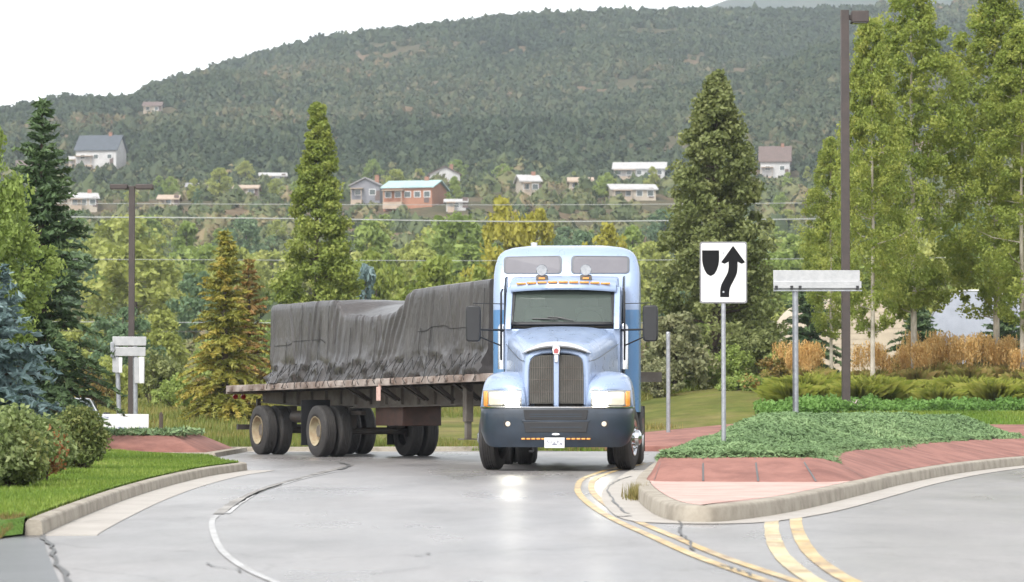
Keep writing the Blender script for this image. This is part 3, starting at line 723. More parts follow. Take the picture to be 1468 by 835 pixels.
# chassis
ch = MB().box2((-.43, .2, .72), (-.36, 7.6, .96)).box2((.36, .2, .72), (.43, 7.6, .96))
for y in (.6, 2.4, 4.2, 5.55, 6.85): ch.box2((-.36, y - .06, .76), (.36, y + .06, .9))
ch.box2((-.35, .3, .62), (.35, 1.7, 1.5)); ch.box((0, 1.22, .42), (1.75, .11, .12)); ch.box2((-.12, 1.8, .6), (.12, 5.5, .72))
ch.build('chassis', M['chassis'], tr)
MB().lathe([(.0, .45), (.06, .45), (.07, .40), (.08, 0)], (0, 6.2, 1.16), 'z', 28).build('fifth_wheel', M['chassis'], tr)
# wheels
def tyre_bm(w=.28, R=.505, r=.285):
    prof = [(-w / 2 + .03, r), (-w / 2, r + .05), (-w / 2, R - .07), (-w / 2 + .025, R - .012), (-w / 2 + .05, R)]
    for k in range(1, 5):
        x = -w / 2 + .05 + (w - .1) * k / 5; prof += [(x - .008, R), (x - .006, R - .014), (x + .006, R - .014), (x + .008, R)]
    prof += [(w / 2 - .05, R), (w / 2 - .025, R - .012), (w / 2, R - .07), (w / 2, r + .05), (w / 2 - .03, r)]
    m = MB(); n = 48; rings = []
    for a, q in prof: rings.append([Vector((a, q * math.cos(2 * PI * k / n), q * math.sin(2 * PI * k / n))) for k in range(n)])
    return m.loft(rings, True)
def rim_bm(s, deep):      # outer face towards s*x
    w = .14 * s
    if deep: prof = [(w, .292), (w * .98, .275), (w * .35, .262), (w * .05, .25), (-w * .1, .20), (-w * .1, .13), (w * .25, .125), (w * .45, .10), (w * .48, .0)]
    else: prof = [(w, .292), (w * 1.02, .272), (w * .9, .255), (w * .75, .235), (w * .95, .17), (w * 1.15, .13), (w * 1.55, .115), (w * 1.75, .07), (w * 1.8, 0)]
    n = 36; m = MB()
    m.loft([[Vector((a, q * math.cos(2 * PI * k / n), q * math.sin(2 * PI * k / n))) for k in range(n)] for a, q in prof], True)
    return m
def nuts_bm(s, deep):
    m = MB(); w = .14 * s
    for k in range(10):
        a = 2 * PI * k / 10; c = (w * (.1 if deep else 1.05), .165 * math.cos(a), .165 * math.sin(a))
        m.lathe([(-.02, .018), (.02 * s, .018), (.025 * s, .0)], c, 'x', 6)
        if not deep:
            a += PI / 10; m.lathe([(-.01, .028), (.006, .028)], (w * .80, .215 * math.cos(a), .215 * math.sin(a)), 'x', 10, 1)
    return m
TY = tyre_bm().build('tyre', M['rubber'], None, smooth=30); tyre_me = TY.data; bpy.data.objects.remove(TY)
def wheel(parent, loc, s, rim_m, deep, steer=0.0):
    o = link('wheel', tyre_me, parent, loc, steer)
    rim_bm(s, deep).build('rim', rim_m, o, smooth=35)
    if rim_m is M['cream']: MB().lathe([(-.02 * s, .132), (.04 * s, .128), (.067 * s, .10), (.072 * s, 0)], (0, 0, 0), 'x', 20).build('hub', M['ruststeel'], o, smooth=35)
    nuts_bm(s, deep).build('wheel_nuts', [M['ruststeel'] if rim_m is M['cream'] else rim_m, M['black']], o, smooth=30)
    return o
STEER = -math.radians(9)
wheel(tr, (-1.05, WY, .505), -1, M['chrome'], False, STEER); wheel(tr, (1.05, WY, .505), 1, M['chrome'], False, STEER)
for y in (5.55, 6.85):
    for s in (-1, 1):
        wheel(tr, (s * 1.10, y, .505), s, M['chrome'], True); wheel(tr, (s * .78, y, .505), s, M['chassis'], True)
    MB().tube([(-.7, y, .505), (.7, y, .505)], .09, 12).build('axle', M['chassis'], tr)
for s in (-1, 1): MB().box2((s * .7, 7.52, .2), (s * 1.25, 7.53, 1.0)).build('mud_flap', M['black'], tr)

# ------------------------------------------------------------------ flatbed trailer (local: -x side faces the viewer, y to its rear)
TH = math.radians(26); KP_ = Vector((1.03, 54.5, 0))
tfl = KP_ + .9 * Vector((math.sin(TH), -math.cos(TH), 0))
fl = tag(empty('flatbed_trailer', tfl, TH), 'worn brown flatbed trailer with spread dual wheels coupled behind the blue truck', 'trailer')
LT = 14.3
Zd = lambda d: 1.575 - .0115 * d
def slab(x0, x1, d0, d1, a, b, n=1):   # box whose top/bottom follow the deck: a,b offsets from the deck top
    m = MB(); return m.loft([[Vector((x0, d, Zd(d) + a)), Vector((x1, d, Zd(d) + a)), Vector((x1, d, Zd(d) + b)), Vector((x0, d, Zd(d) + b))] for d in (d0, d1)], True, True, True)
M['deck'] = mat('weathered_deck_planks', (.20, .15, .115), .8, 0, (.11, .08, .06), 3, .5, 20, stretch=(6, .3, 1))
M['redlens'] = mat('red_lens', (.35, .02, .015), .3)
M['rail'] = mat('chipped_side_rail', (.40, .345, .31), .6, 0, (.19, .14, .115), 1.8, .3, 30, lo=.40, hi=.64)
slab(-1.2, 1.2, .03, LT - .03, -.05, 0).build('deck', M['deck'], fl)
for s in (-1, 1):
    slab(s * 1.203, s * 1.28, 0, LT, -.125, .012).build('side_rail', M['rail'], fl, bevel=.008)
    for k in range(24):
        d = .35 + k * .595
        MB().box((s * 1.297, d, Zd(d) - .055), (.03, .15, .075)).build('stake_pocket', M['rail'], fl, bevel=.006)
for d0, d1, nm in ((-.03, 0, 'front_rail'), (LT, LT + .04, 'rear_rail')):
    slab(-1.28, 1.28, d0 - .0, d1, -.16, .012).build(nm, M['rail'] if d0 > 1 else M['ruststeel'], fl)
for s in (-1, 1):
    bmx = MB(); rings = []
    for d in (.25, 1.6, 2.0, 5, 9, 11, LT - .1):
        zb = float(np.interp(d, [.25, 1.6, 2.0, 6, 9, 11, LT], [1.30, 1.18, 1.06, 1.02, .98, .98, 1.1]))
        rings.append([Vector((s * (.50 - .012), d, zb)), Vector((s * (.50 + .012), d, zb)), Vector((s * (.50 + .012), d, Zd(d) - .14)), Vector((s * (.50 - .012), d, Zd(d) - .14))])
    bmx.loft(rings, True, True, True)
    for (a, b) in ((1.6, 2.0), (2.0, 5), (5, 9), (9, 11), (11, LT - .1)):
        z = lambda d: float(np.interp(d, [.25, 1.6, 2.0, 6, 9, 11, LT], [1.30, 1.18, 1.06, 1.02, .98, .98, 1.1]))
        bmx.loft([[Vector((s * .42, d, z(d) - .025)), Vector((s * .58, d, z(d) - .025)), Vector((s * .58, d, z(d) - .002)), Vector((s * .42, d, z(d) - .002))] for d in (a, b - .003)], True, True, True)
    for d in np.arange(2.4, 13.6, .75):
        zt = Zd(d) - .15; bmx.box2((s * .515, d - .006, 1.03), (s * .57, d + .006, zt))
    bmx.build('frame_beam', M['ruststeel'], fl, smooth=0)
    for d in (3.0, 4.15, 5.3, 6.6, 8.0):
        MB().tube([(s * 1.17, d - .12, Zd(d) - .13), (s * .58, d + .35, 1.12)], .035, 4).tube([(s * 1.0, d + .62, Zd(d) - .13), (s * .60, d + .42, 1.10)], .025, 4).build('outrigger', M['chassis'], fl)
    # landing leg
    lg = MB().box2((s * .92 - .07, 3.08, .72), (s * .92 + .07, 3.23, Zd(3.2) - .14)).box2((s * .92 - .05, 3.105, .42), (s * .92 + .05, 3.205, .72)).build('landing_leg', M['ruststeel'], fl, bevel=.006)
    MB().box2((s * .92 - .14, 3.03, .40), (s * .92 + .14, 3.29, .42)).build('foot', M['ruststeel'], lg)
for k in range(27):
    d = .4 + k * .52
    slab(-1.19, 1.19, d - .03, d + .03, -.135, -.055).build('cross_member', M['chassis'], fl, smooth=0)
for d in (9.55, 12.65):
    for s in (-1, 1):
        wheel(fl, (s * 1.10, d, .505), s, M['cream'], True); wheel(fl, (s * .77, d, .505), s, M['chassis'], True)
        MB().box2((s * .44, d - .22, .55), (s * .60, d + .22, 1.0)).box2((s * .46, d - .75, .82), (s * .58, d + .75, .90)).build('suspension', M['chassis'], fl, bevel=.01)
        if d < 10: MB().box2((s * .62, d + .70, .22), (s * 1.24, d + .712, 1.12)).build('mud_flap', M['black'], fl)
    MB().tube([(-.7, d, .505), (.7, d, .505)], .07, 12).build('axle', M['chassis'], fl)
MB().box2((-.40, 7.2, .62), (.42, 8.5, 1.0)).build('tool_box', mat('brown_tool_box', (.10, .05, .035), .6, 0, (.06, .035, .028), 4), fl, bevel=.015)
MB().tube([(-.75, 10.3, .78), (-.75, 11.8, .78)], .12, 16).build('air_tank', M['chassis'], fl)
rb = MB().box2((-1.05, LT - .08, .50), (1.05, LT + .02, .61)).box2((-.62, LT - .08, .61), (-.54, LT, 1.15)).box2((.54, LT - .08, .61), (.62, LT, 1.15)).build('rear_bumper', M['chassis'], fl)
for s in (-1, 1):
    for x in (.9, 1.08): MB().lathe([(LT + .0, .055), (LT + .045, .05), (LT + .05, 0)], (s * x, 0, Zd(LT) - .22), 'y', 16).build('tail_light', M['redlens'], fl)
MB().box2((-1.312, 6.18, 1.10), (-1.30, 6.36, 1.36)).box2((-1.30, 6.25, 1.3), (-1.26, 6.29, 1.42)).build('placard', mat('pink_tag', (.62, .44, .38), .6, 0, (.5, .3, .25), 9), fl)

# ------------------------------------------------------------------ tarped load
D0, D1, NU, NV = 1.9, 12.25, 300, 84
def Hn(d):    # near edge height above the deck
    return float(np.interp(d, [D0, 4.0, 5.2, 5.45, 5.75, 6.1, 7.2, 8.5, 8.75, 8.95, 10.5, D1 - .05, D1], [1.66, 1.64, 1.62, 1.54, 1.34, 1.23, 1.20, 1.30, 1.50, 1.58, 1.60, 1.61, 1.59]))
def Hf(d): return float(np.interp(d, [D0, 4.8, 5.4, 6.0, 7.5, 9, D1], [1.66, 1.62, 1.56, 1.535, 1.53, 1.60, 1.62]))
us = np.linspace(D0, D1, NU); P = np.zeros((NU, NV, 3))
for i, d in enumerate(us):
    hn, hf = Hn(d), Hf(d); zd = Zd(d) + .015
    ctrl = [(-1.245, .0), (-1.25, .05), (-1.235, .13), (-1.19, .24), (-1.14, .36), (-1.115, hn * .55), (-1.105, hn * .9), (-1.095, hn - .03), (-1.06, hn), (-.5, hn + (hf - hn) * .35), (0, hn + (hf - hn) * .62), (.6, hn + (hf - hn) * .92), (1.06, hf), (1.1, hf - .04), (1.11, hf * .5), (1.18, .2), (1.24, 0)]
    # resample evenly
    c = np.array(ctrl); sl_ = np.r_[0, np.cumsum(np.hypot(np.diff(c[:, 0]), np.diff(c[:, 1])))]; t = np.linspace(0, sl_[-1], NV)
    P[i, :, 0] = np.interp(t, sl_, c[:, 0]); P[i, :, 2] = np.interp(t, sl_, c[:, 1]); P[i, :, 1] = d
hh_ = P[:, :, 2].copy(); dd = P[:, :, 1].copy(); near = sstep(.2, -.9, P[:, :, 0]); side = (np.abs(P[:, :, 0]) > 1.02)
low = 1 - sstep(.10, .55, hh_)
fold = (fbm(dd * 1.2, hh_ * .8, 51, 2) - .38) * .035 + np.abs(fbm(dd * 1.1 + hh_ * .35, hh_ * .3, 77, 2) - .4) * -.04
bunch = (fbm(dd * 2.3 + hh_ * 2.6, hh_ * 5.5 - dd * .6, 61, 3) - .45) * .34 + (fbm(dd * 7.5 - hh_ * 3, hh_ * 8, 62, 2) - .4) * .16
drape = np.exp(-((dd - (5.55 + .75 * (1.55 - hh_))) / .42) ** 2) * np.sin((dd + .55 * hh_) * 26 + 5 * fbm(dd * 2, hh_ * 2, 55, 2)) * .022
drape2 = np.exp(-((dd - 8.75) / .35) ** 2) * np.sin((dd + .25 * hh_) * 22 + 5 * fbm(dd * 2, hh_ * 2, 56, 2)) * .014
rc = np.random.default_rng(77)
for _ in range(30):     # sharp pulled creases in the cloth
    dk = rc.uniform(D0, D1); sl2 = rc.uniform(-.35, .35); wd = rc.uniform(.02, .05); dp = rc.uniform(.006, .02); h0_ = rc.uniform(.1, .9); h1_ = h0_ + rc.uniform(.4, 1.2)
    fold = fold - dp * np.exp(-((dd - dk - sl2 * hh_) / wd) ** 2) * sstep(h0_ - .15, h0_, hh_) * (1 - sstep(h1_, h1_ + .2, hh_)) + .5 * dp * np.exp(-((dd - dk - sl2 * hh_ - wd * 1.8) / wd) ** 2) * sstep(h0_ - .15, h0_, hh_) * (1 - sstep(h1_, h1_ + .2, hh_))
out = fold * (1 - low * .6) + bunch * low + drape + drape2
sgn = np.sign(P[:, :, 0])
P[:, :, 0] += np.where(side, -out * near + out * (1 - near) * .6, 0) * 1.0
topm = 1 - side.astype(float)
P[:, :, 2] += topm * ((fbm(dd * 1.3, P[:, :, 0] * 1.6, 71, 4) - .47) * .05 - .05 * np.exp(-((dd - 7.2) / 1.0) ** 2) * np.sin(P[:, :, 0] * 5))
P[:, :, 1] += (fbm(dd * 2, hh_ * 3, 81) - .47) * .05 * low
P[:, :, 0] = np.where(hh_ < .30, np.clip(P[:, :, 0], -1.34, 1.34), P[:, :, 0])
P[:, :, 2] += np.array([Zd(d) + .018 for d in us])[:, None]
I = (np.arange(NU - 1)[:, None] * NV + np.arange(NV - 1)[None, :]).ravel()
F = np.stack([I, I + NV, I + NV + 1, I + 1], -1)
def tarp_mat():
    m, nt, bs, out = new_mat('grey_tarpaulin')
    a = ramp(nt, nnode(nt, 1.4, 6, .7, stretch=(1, 1, .6)).outputs['Fac'], [(.35, (.042, .038, .037)), (.65, (.078, .071, .068))])
    w = nnode(nt, 3.0, 5, .75, stretch=(1, 2.2, .5))
    c = mixc(nt, 1.0, a.outputs[0], ramp(nt, w.outputs['Fac'], [(.3, (.8, .8, .8)), (.7, (1.15, 1.15, 1.15))]).outputs[0], 'MULTIPLY')
    nt.links.new(c, bs.inputs['Base Color']); bs.inputs['Roughness'].default_value = .30
    n2 = nnode(nt, 7, 3, .6, stretch=(1, 1.5, .6), dist=1.2); bump(nt, bs, n2.outputs['Fac'], .22, .05)
    return m
M['tarp'] = tarp_mat()
ld = tag(empty('tarped_load', tfl, TH), 'dark grey tarp stretched over a long load with a sagging middle on the flatbed', 'tarped load')
link('tarp', np_mesh('tarp', P.reshape(-1, 3), F, M['tarp'], smooth=True), ld)
for i, k in ((0, D0), (NU - 1, D1)):
    ring = [Vector(P[i, j]) for j in range(NV)]; c = Vector((0, k, Zd(k) + .6))
    MB().add(ring, [tuple(range(NV))]).build('end_flap', M['tarp'], ld, smooth=0)
M['cord'] = mat('black_rubber_strap', (.015, .014, .014), .6)
def side_pt(d, h):
    i = int(np.clip(round((d - D0) / (D1 - D0) * (NU - 1)), 0, NU - 1)); col = P[i]
    js = [j for j in range(NV // 2) if col[j, 2] - Zd(d) >= h]; j = js[0] if js else 8
    return Vector(col[j]) + Vector((-.012, 0, 0))
for k in range(28):
    d = 2.15 + k * .36 + random.uniform(-.06, .06); h = random.uniform(.22, .42)
    MB().tube([side_pt(d, h), side_pt(d, h * .6) + Vector((-.02, .0, 0)), Vector((-1.325, d + random.uniform(-.1, .1), Zd(d) - .02)), Vector((-1.32, d, Zd(d) - .09))], .008, 5).build('rubber_strap', M['cord'], ld)
zig = []
for k in range(58): zig.append(side_pt(2.1 + k * .175, .34 if k % 2 else .10) + Vector((-.02, 0, 0)))
MB().tube(zig, .006, 4).build('lacing', M['cord'], ld)
for d, h0 in ((2.05, 1.5), (4.3, .9), (4.75, .9), (8.05, 1.0), (9.1, 1.45), (9.6, 1.0), (10.5, 1.5), (11.3, .8)):
    p = [side_pt(d + .05 * math.sin(q * 3), h0 * q) + Vector((-.003, 0, 0)) for q in (1, .85, .7, .55, .4, .3)]
    MB().tube(p, .005, 5).build('rope', M['cord'], ld)
for d0, d1, hh0 in ((2.3, 4.9, .83), (9.3, 12.0, .78)):
    p = [side_pt(d, hh0 + .03 * math.sin(d * 2)) for d in np.linspace(d0, d1, 14)]
    MB().tube(p, .006, 5).build('seam', M['cord'], ld)
# ------------------------------------------------------------------ signs
def rrect(w, h, r, n=5):
    return [(cx + r * math.cos(math.radians(a0 + 90 * k / n)), cy + r * math.sin(math.radians(a0 + 90 * k / n))) for cx, cy, a0 in ((w / 2 - r, -h / 2 + r, -90), (w / 2 - r, h / 2 - r, 0), (-w / 2 + r, h / 2 - r, 90), (-w / 2 + r, -h / 2 + r, 180)) for k in range(n + 1)]
p = at(1037, 391, 40.2)
sg = tag(empty('road_sign', (p.x, p.y, .38), math.radians(-1)), 'white square sign with black shield and curved arrow on the juniper island', 'road sign')
MB().tube([(0, .02, -.1), (0, .02, p.z - .38 + .30)], .030, 14).build('post', M['galv'], sg)
SW, SH = .605, .79; cz = p.z - .38
MB().prism([(x, z + cz) for x, z in rrect(SW, SH, .03)], 'y', -.014, -.0105).build('border', mat('sign_edge', (.22, .22, .23), .5), sg)
MB().prism([(x, z + cz) for x, z in rrect(SW - .035, SH - .035, .025)], 'y', -.018, -.0145).build('panel', M['signwhite'], sg)
def sp(u, v): return ((u - .5) * SW, cz + (.5 - v) * SH)
shd = [(.05, .14), (.41, .14), (.41, .30), (.395, .38), (.36, .46), (.31, .525), (.23, .56), (.15, .525), (.10, .46), (.065, .38), (.05, .30)]
MB().prism([sp(*q) for q in shd], 'y', -.0205, -.0185).build('shield_symbol', M['signblack'], sg, smooth=0)
L_ = crom([Vector((.43, .90, 0)), Vector((.43, .80, 0)), Vector((.455, .70, 0)), Vector((.53, .59, 0)), Vector((.59, .50, 0)), Vector((.61, .41, 0)), Vector((.61, .32, 0))], 5)
R_ = crom([Vector((.62, .90, 0)), Vector((.625, .80, 0)), Vector((.655, .72, 0)), Vector((.73, .61, 0)), Vector((.785, .51, 0)), Vector((.80, .41, 0)), Vector((.80, .32, 0))], 5)
am = MB(); n = len(L_)
am.loft([[Vector((sp(q.x, q.y)[0], y, sp(q.x, q.y)[1])) for q in L_ + R_[::-1]] for y in (-.0205, -.0185)], True)
fv = [Vector((sp(q.x, q.y)[0], -.0205, sp(q.x, q.y)[1])) for q in L_] + [Vector((sp(q.x, q.y)[0], -.0205, sp(q.x, q.y)[1])) for q in R_]
am.add(fv, [(i, i + 1, n + i + 1, n + i) for i in range(n - 1)])
am.prism([sp(*q) for q in ((.705, .065), (.96, .335), (.885, .36), (.80, .325), (.61, .325), (.525, .36), (.45, .335))], 'y', -.0208, -.0186)
am.build('arrow_symbol', M['signblack'], sg, smooth=0)
for z in (cz + .25, cz - .25): MB().lathe([(-.0225, .0), (-.0225, .012), (-.018, .014)], (0, 0, z), 'y', 10).build('bolt', M['galv'], sg)

# long sign blade seen from behind, right of the island sign
p = at(1140, 402, 58); gz = .45
b1 = tag(empty('street_sign', (p.x, p.y, gz)), 'long blank grey-white sign blade on a single pole right of the arrow sign', 'sign')
MB().tube([(0, 0, -.3), (0, 0, p.z - gz + .02)], .055, 16).build('pole', M['galv'], b1)
k = 58 / FPX
bl = MB().box2(((1108 - 1140) * k, -.09, p.z - gz - 14 * k), ((1232 - 1140) * k, -.065, p.z - gz + 14 * k)).build('blade', M['alu'], b1, bevel=.006)
MB().box2(((1108 - 1140) * k, -.13, p.z - gz - 12 * k), ((1234 - 1140) * k, -.092, p.z - gz - 2 * k)).build('channel', M['alu'], bl, bevel=.006)
MB().box2(((1108 - 1140) * k, -.10, p.z - gz - 16 * k), ((1235 - 1140) * k, -.07, p.z - gz - 14.3 * k)).build('lower_edge', M['galv'], bl)
for px in (1112, 1134, 1146, 1228): MB().box(((px - 1140) * k, -.135, p.z - gz - 11 * k), (.05, .03, .07)).build('clamp', M['black'], bl)

# twin-post sign backs, left
Yb = 73.0; k = Yb / FPX; gz = Tz(xat(183, Yb), Yb); hz_ = zat(497, Yb) - gz
sb = tag(empty('direction_sign', (xat(183, Yb), Yb, gz), math.radians(8)), 'grey-white sign boards seen from behind on two leaning thin poles by the left lamp', 'sign')
MB().tube([((173 - 183) * k, 0, -.2), ((167 - 183) * k, 0, hz_ + 10 * k)], .055, 12).build('post', M['galv'], sb)
MB().tube([((195 - 183) * k, 0, -.2), ((193 - 183) * k, 0, hz_ + 12 * k)], .055, 12).build('post', M['galv'], sb)
def bx(px0, py0, px1, py1, dy=0, nm='board', m=None, th=.05):
    return MB().box2(((px0 - 183) * k, -.09 - dy - th, zat(py1, Yb) - gz), ((px1 - 183) * k, -.09 - dy, zat(py0, Yb) - gz)).build(nm, m or M['alu'], sb, bevel=.01)
bx(161, 483, 209, 496); bx(162, 498, 208, 511); bx(158, 491, 163, 513, .06, 'end_cap', M['galv'])
bx(161, 513, 175, 535, -.01, 'panel'); bx(192, 513, 207, 550, -.01, 'panel'); bx(199, 512, 206, 550, .05, 'panel_flange', M['signwhite'], .03); bx(170, 513, 175, 535, .05, 'panel_flange', M['signwhite'], .03)

# low white board on the grass and a parked car behind the shrubs
Yw = 70.0; k = Yw / FPX
wb = tag(empty('sign_board', (xat(170, Yw), Yw, Tz(xat(170, Yw), Yw)), math.radians(4)), 'low white printed board standing in the grass behind the left lamp', 'sign board')
z0, z1 = zat(624, Yw) - wb.location.z, zat(594, Yw) - wb.location.z
def smudge():
    m, nt, bs, out_ = new_mat('faded_print'); n = nnode(nt, 7, 3, .6, stretch=(1, 1, 2.2))
    r = ramp(nt, n.outputs['Fac'], [(.42, (.20, .22, .32)), (.54, (.6, .6, .62))]); nt.links.new(r.outputs[0], bs.inputs['Base Color']); bs.inputs['Roughness'].default_value = .5
    return m
MB().box2((-47 * k, 0, z0), (43 * k, .05, z1)).build('panel', M['signwhite'], wb, bevel=.008)
MB().box2((-36 * k, -.003, z0 + .06), (10 * k, -.001, z0 + .18)).box2((24 * k, -.003, z0 + .10), (40 * k, -.001, z0 + .18)).box2((-38 * k, -.003, z1 - .10), (-14 * k, -.001, z1 - .05)).build('faded_print', smudge(), wb, smooth=0)
for x in (-40 * k, 40 * k): MB().box2((x - .04, .06, -.1), (x + .04, .14, z1 - .05)).build('stake', M['bark'], wb)
# parked car
Yc = 76.0; xc = xat(104, Yc); pc = tag(empty('parked_car', (xc, Yc, Tz(xc, Yc)), math.radians(14)), 'parked dark-windowed car mostly hidden behind the shrubs left of the white board', 'car')
body = [(-.1, .35), (-.12, .75), (.2, .88), (1.1, .98), (4.2, 1.0), (4.45, .9), (4.5, .4)]
M['silver'] = car_paint('silver_paint', (.55, .56, .58))
rings = [[Vector((x * (.96 if z > .8 else 1), y + (.12 if abs(x) > .8 and y < 1 else 0), z)) for y, z in body] for x in (-.9, -.84, 0, .84, .9)]
MB().loft(rings, True, True, True).build('body', M['silver'], pc, bevel=.05)
cabn = [(1.0, .985), (1.75, 1.42), (3.2, 1.44), (4.0, 1.0)]
MB().loft([[Vector((x * (1 - .22 * (z - .98) / .45), y, z)) for y, z in cabn] for x in (-.80, 0, .80)], True, True, True).build('roof', M['silver'], pc, bevel=.04)
MB().loft([[Vector((x, 1.06 - .012, 1.03)) for x in (-.72, 0, .72)], [Vector((x, 1.70 - .012, 1.405)) for x in (-.6, 0, .6)]], False).build('windshield', M['glass'], pc)
for s in (-1, 1):
    MB().add([(s * .812, 1.35, 1.03), (s * .812, 3.7, 1.03), (s * .725, 3.15, 1.38), (s * .725, 1.85, 1.38)], [(0, 1, 2, 3)]).build('side_window', M['glass'], pc)
    MB().box((s * .98, 1.35, 1.02), (.16, .1, .11)).build('mirror', M['black'], pc, bevel=.02)
    MB().box((s * .66, -.0, .72), (.34, .12, .14)).build('headlight', M['reflector'], pc, bevel=.03)
    for y in (.75, 3.6):
        w_ = MB().lathe([(-.1, .2), (-.1, .29), (-.07, .32), (.07, .32), (.1, .29), (.1, .2)], (s * .82, y, .32), 'x', 28).build('wheel', M['rubber'], pc)
        MB().lathe([(-.05, .2), (.06, .2), (.085, .05), (.085, 0)], (s * .85, y, .32), 'x', 20).build('rim', M['galv'], w_)

# ------------------------------------------------------------------ lamps, posts, wires
Yl = 80.0; k = Yl / FPX; b = on(1213, Yl); top = zat(15, Yl) - b.z
L1 = tag(empty('street_lamp', b), 'tall square brown street lamp with one box head beside the aspens', 'street lamp')
MB().box2((-.105, -.105, .0), (.105, .105, top)).build('pole', M['bronze'], L1, bevel=.012)
MB().lathe([(-.3, .19), (.24, .19), (.26, .16), (.26, 0)], (-.03, 0, 0), 'z', 20).build('base', M['concrete'], L1)
hd = MB().box2((.16, -.2, top - .33), (.60, .2, top - .03)).box2((.10, -.05, top - .25), (.18, .05, top - .12)).build('lamp_head', M['bronze'], L1, bevel=.02)
MB().box2((.2, -.16, top - .345), (.56, .16, top - .332)).build('lens', M['tintglass'], hd)
Y2 = 76.0; k = Y2 / FPX; b = on(188, Y2); top = zat(266, Y2) - b.z
L2 = tag(empty('street_lamp', b), 'thin dark twin-head street lamp standing in the red bed on the left', 'street lamp')
MB().box2((-.07, -.07, -.1), (.07, .07, top - .02)).build('pole', M['bronze'], L2, bevel=.01)
MB().box2((-.22, -.22, -.1), (.22, .22, .22)).build('base', M['chassis'], L2, bevel=.02)
for s in (-1, 1):
    hd = MB().box2((s * .10, -.16, top - .10), (s * .52, .16, top + .02)).box2((s * .05, -.04, top - .07), (s * .12, .04, top - .01)).build('lamp_head', M['bronze'], L2, bevel=.015)
    MB().box2((s * .16, -.13, top - .112), (s * .48, .13, top - .102)).build('lens', M['tintglass'], hd)
b = on(958, 74.0)
po = MB().tube([(0, 0, -.2), (0, 0, zat(478, 74) - b.z)], .05, 12).lathe([(zat(478, 74) - b.z, .055), (zat(478, 74) - b.z + .03, .04), (zat(478, 74) - b.z + .035, 0)], (0, 0, 0), 'z', 12).build('post', M['galv'], loc=b)
tag(po, 'bare thin grey pole standing alone just right of the truck', 'pole')
b = on(231, 80.0)
tag(MB().tube([(0, 0, -.2), (0, 0, .55), (.0, 0, .62)], [.05, .05, .02], 8).build('stake', M['bark'], loc=b), 'short dark wooden stake in the grass right of the white board', 'stake')
b = on(1227, 79.5)
tag(MB().box((0, 0, .22), (.28, .28, .5)).lathe([(.46, .1), (.52, .09), (.53, 0)], (0, 0, 0), 'z', 12).build('utility_box', mat('pinkish_box', (.45, .36, .34), .7), loc=b, bevel=.02), 'small pinkish utility box at the foot of the tall right lamp', 'utility box')
Yw_ = 165.0
for (p0, p1, p2, r, lb_) in ((293, 294, 291, .017, 'highest pale overhead wire crossing above the truck'), (313, 318, 314, .033, 'thick pale overhead cable, second from the top'), (373, 374, 371, .016, 'pale overhead wire crossing just above the truck roof level'), (463, 464, 461, .02, 'lowest pale overhead wire, left of the trailer'), (476, 477, 475, .015, 'thin dark overhead wire just below the lowest pale one')):
    pts = crom([at(-250, p0 - 3, Yw_ + 6), at(350, p0, Yw_), at(760, p1, Yw_), at(1200, p2, Yw_), at(1750, p2 - 4, Yw_ + 6)], 8)
    o = MB().tube(pts, r, 6).build('overhead_wire', M['bronze'] if 'dark' in lb_ else M['wire']); tag(o, lb_, 'wire', 'overhead wires')

# ------------------------------------------------------------------ sheds at the right
def arch_shed(px0, px1, Y, py_top, py_bot, m, trim, lab, depth, rz, ribs):
    b = on((px0 + px1) / 2, Y); k = Y / FPX; w = (px1 - px0) * k; h = zat(py_top, Y) - b.z
    root = tag(empty('arched_shed', b, rz), lab, 'shed')
    prof = []
    for i in range(33):
        a = PI * i / 32; prof.append((w / 2 * math.copysign(abs(math.cos(a)) ** .75, math.cos(a)), h * math.sin(a) ** .8))
    MB().prism(prof, 'y', 0, depth).build('shell', m, root, smooth=60)
    if ribs:
        sd_ = MB()
        for z in np.arange(.15, h - .1, .22):
            xs_ = [x for x, zz in prof if zz >= z]
            if len(xs_) > 1: sd_.box2((min(xs_) + .03, -.03, z), (max(xs_) - .03, -.002, z + .205))
        sd_.build('siding', m, root, smooth=0)
        MB().box2((w * .12, -.05, 0), (w * .12 + .9, -.032, min(2.0, h * .6))).build('door', m, root)
    else:
        for y in np.arange(.0, depth + .1, depth / 4):
            MB().tube([(x * 1.01, y, z * 1.01) for x, z in prof], .035, 6).build('rib', trim, root)
    return root
M['beige'] = mat('beige_boards', (.50, .42, .32), .8, 0, (.42, .35, .27), 2.5, .3, 20)
M['greymetal'] = mat('grey_sheet_metal', (.33, .35, .41), .5, .1, (.27, .29, .34), 1.2)
arch_shed(1150, 1312, 128, 425, 560, M['beige'], M['bronze'], 'beige arched shed with horizontal boards behind the orange grasses', 7, math.radians(8), True)
arch_shed(1322, 1462, 140, 418, 540, M['greymetal'], M['galv'], 'grey metal arched shed behind the right-hand aspens', 9, math.radians(-22), False)

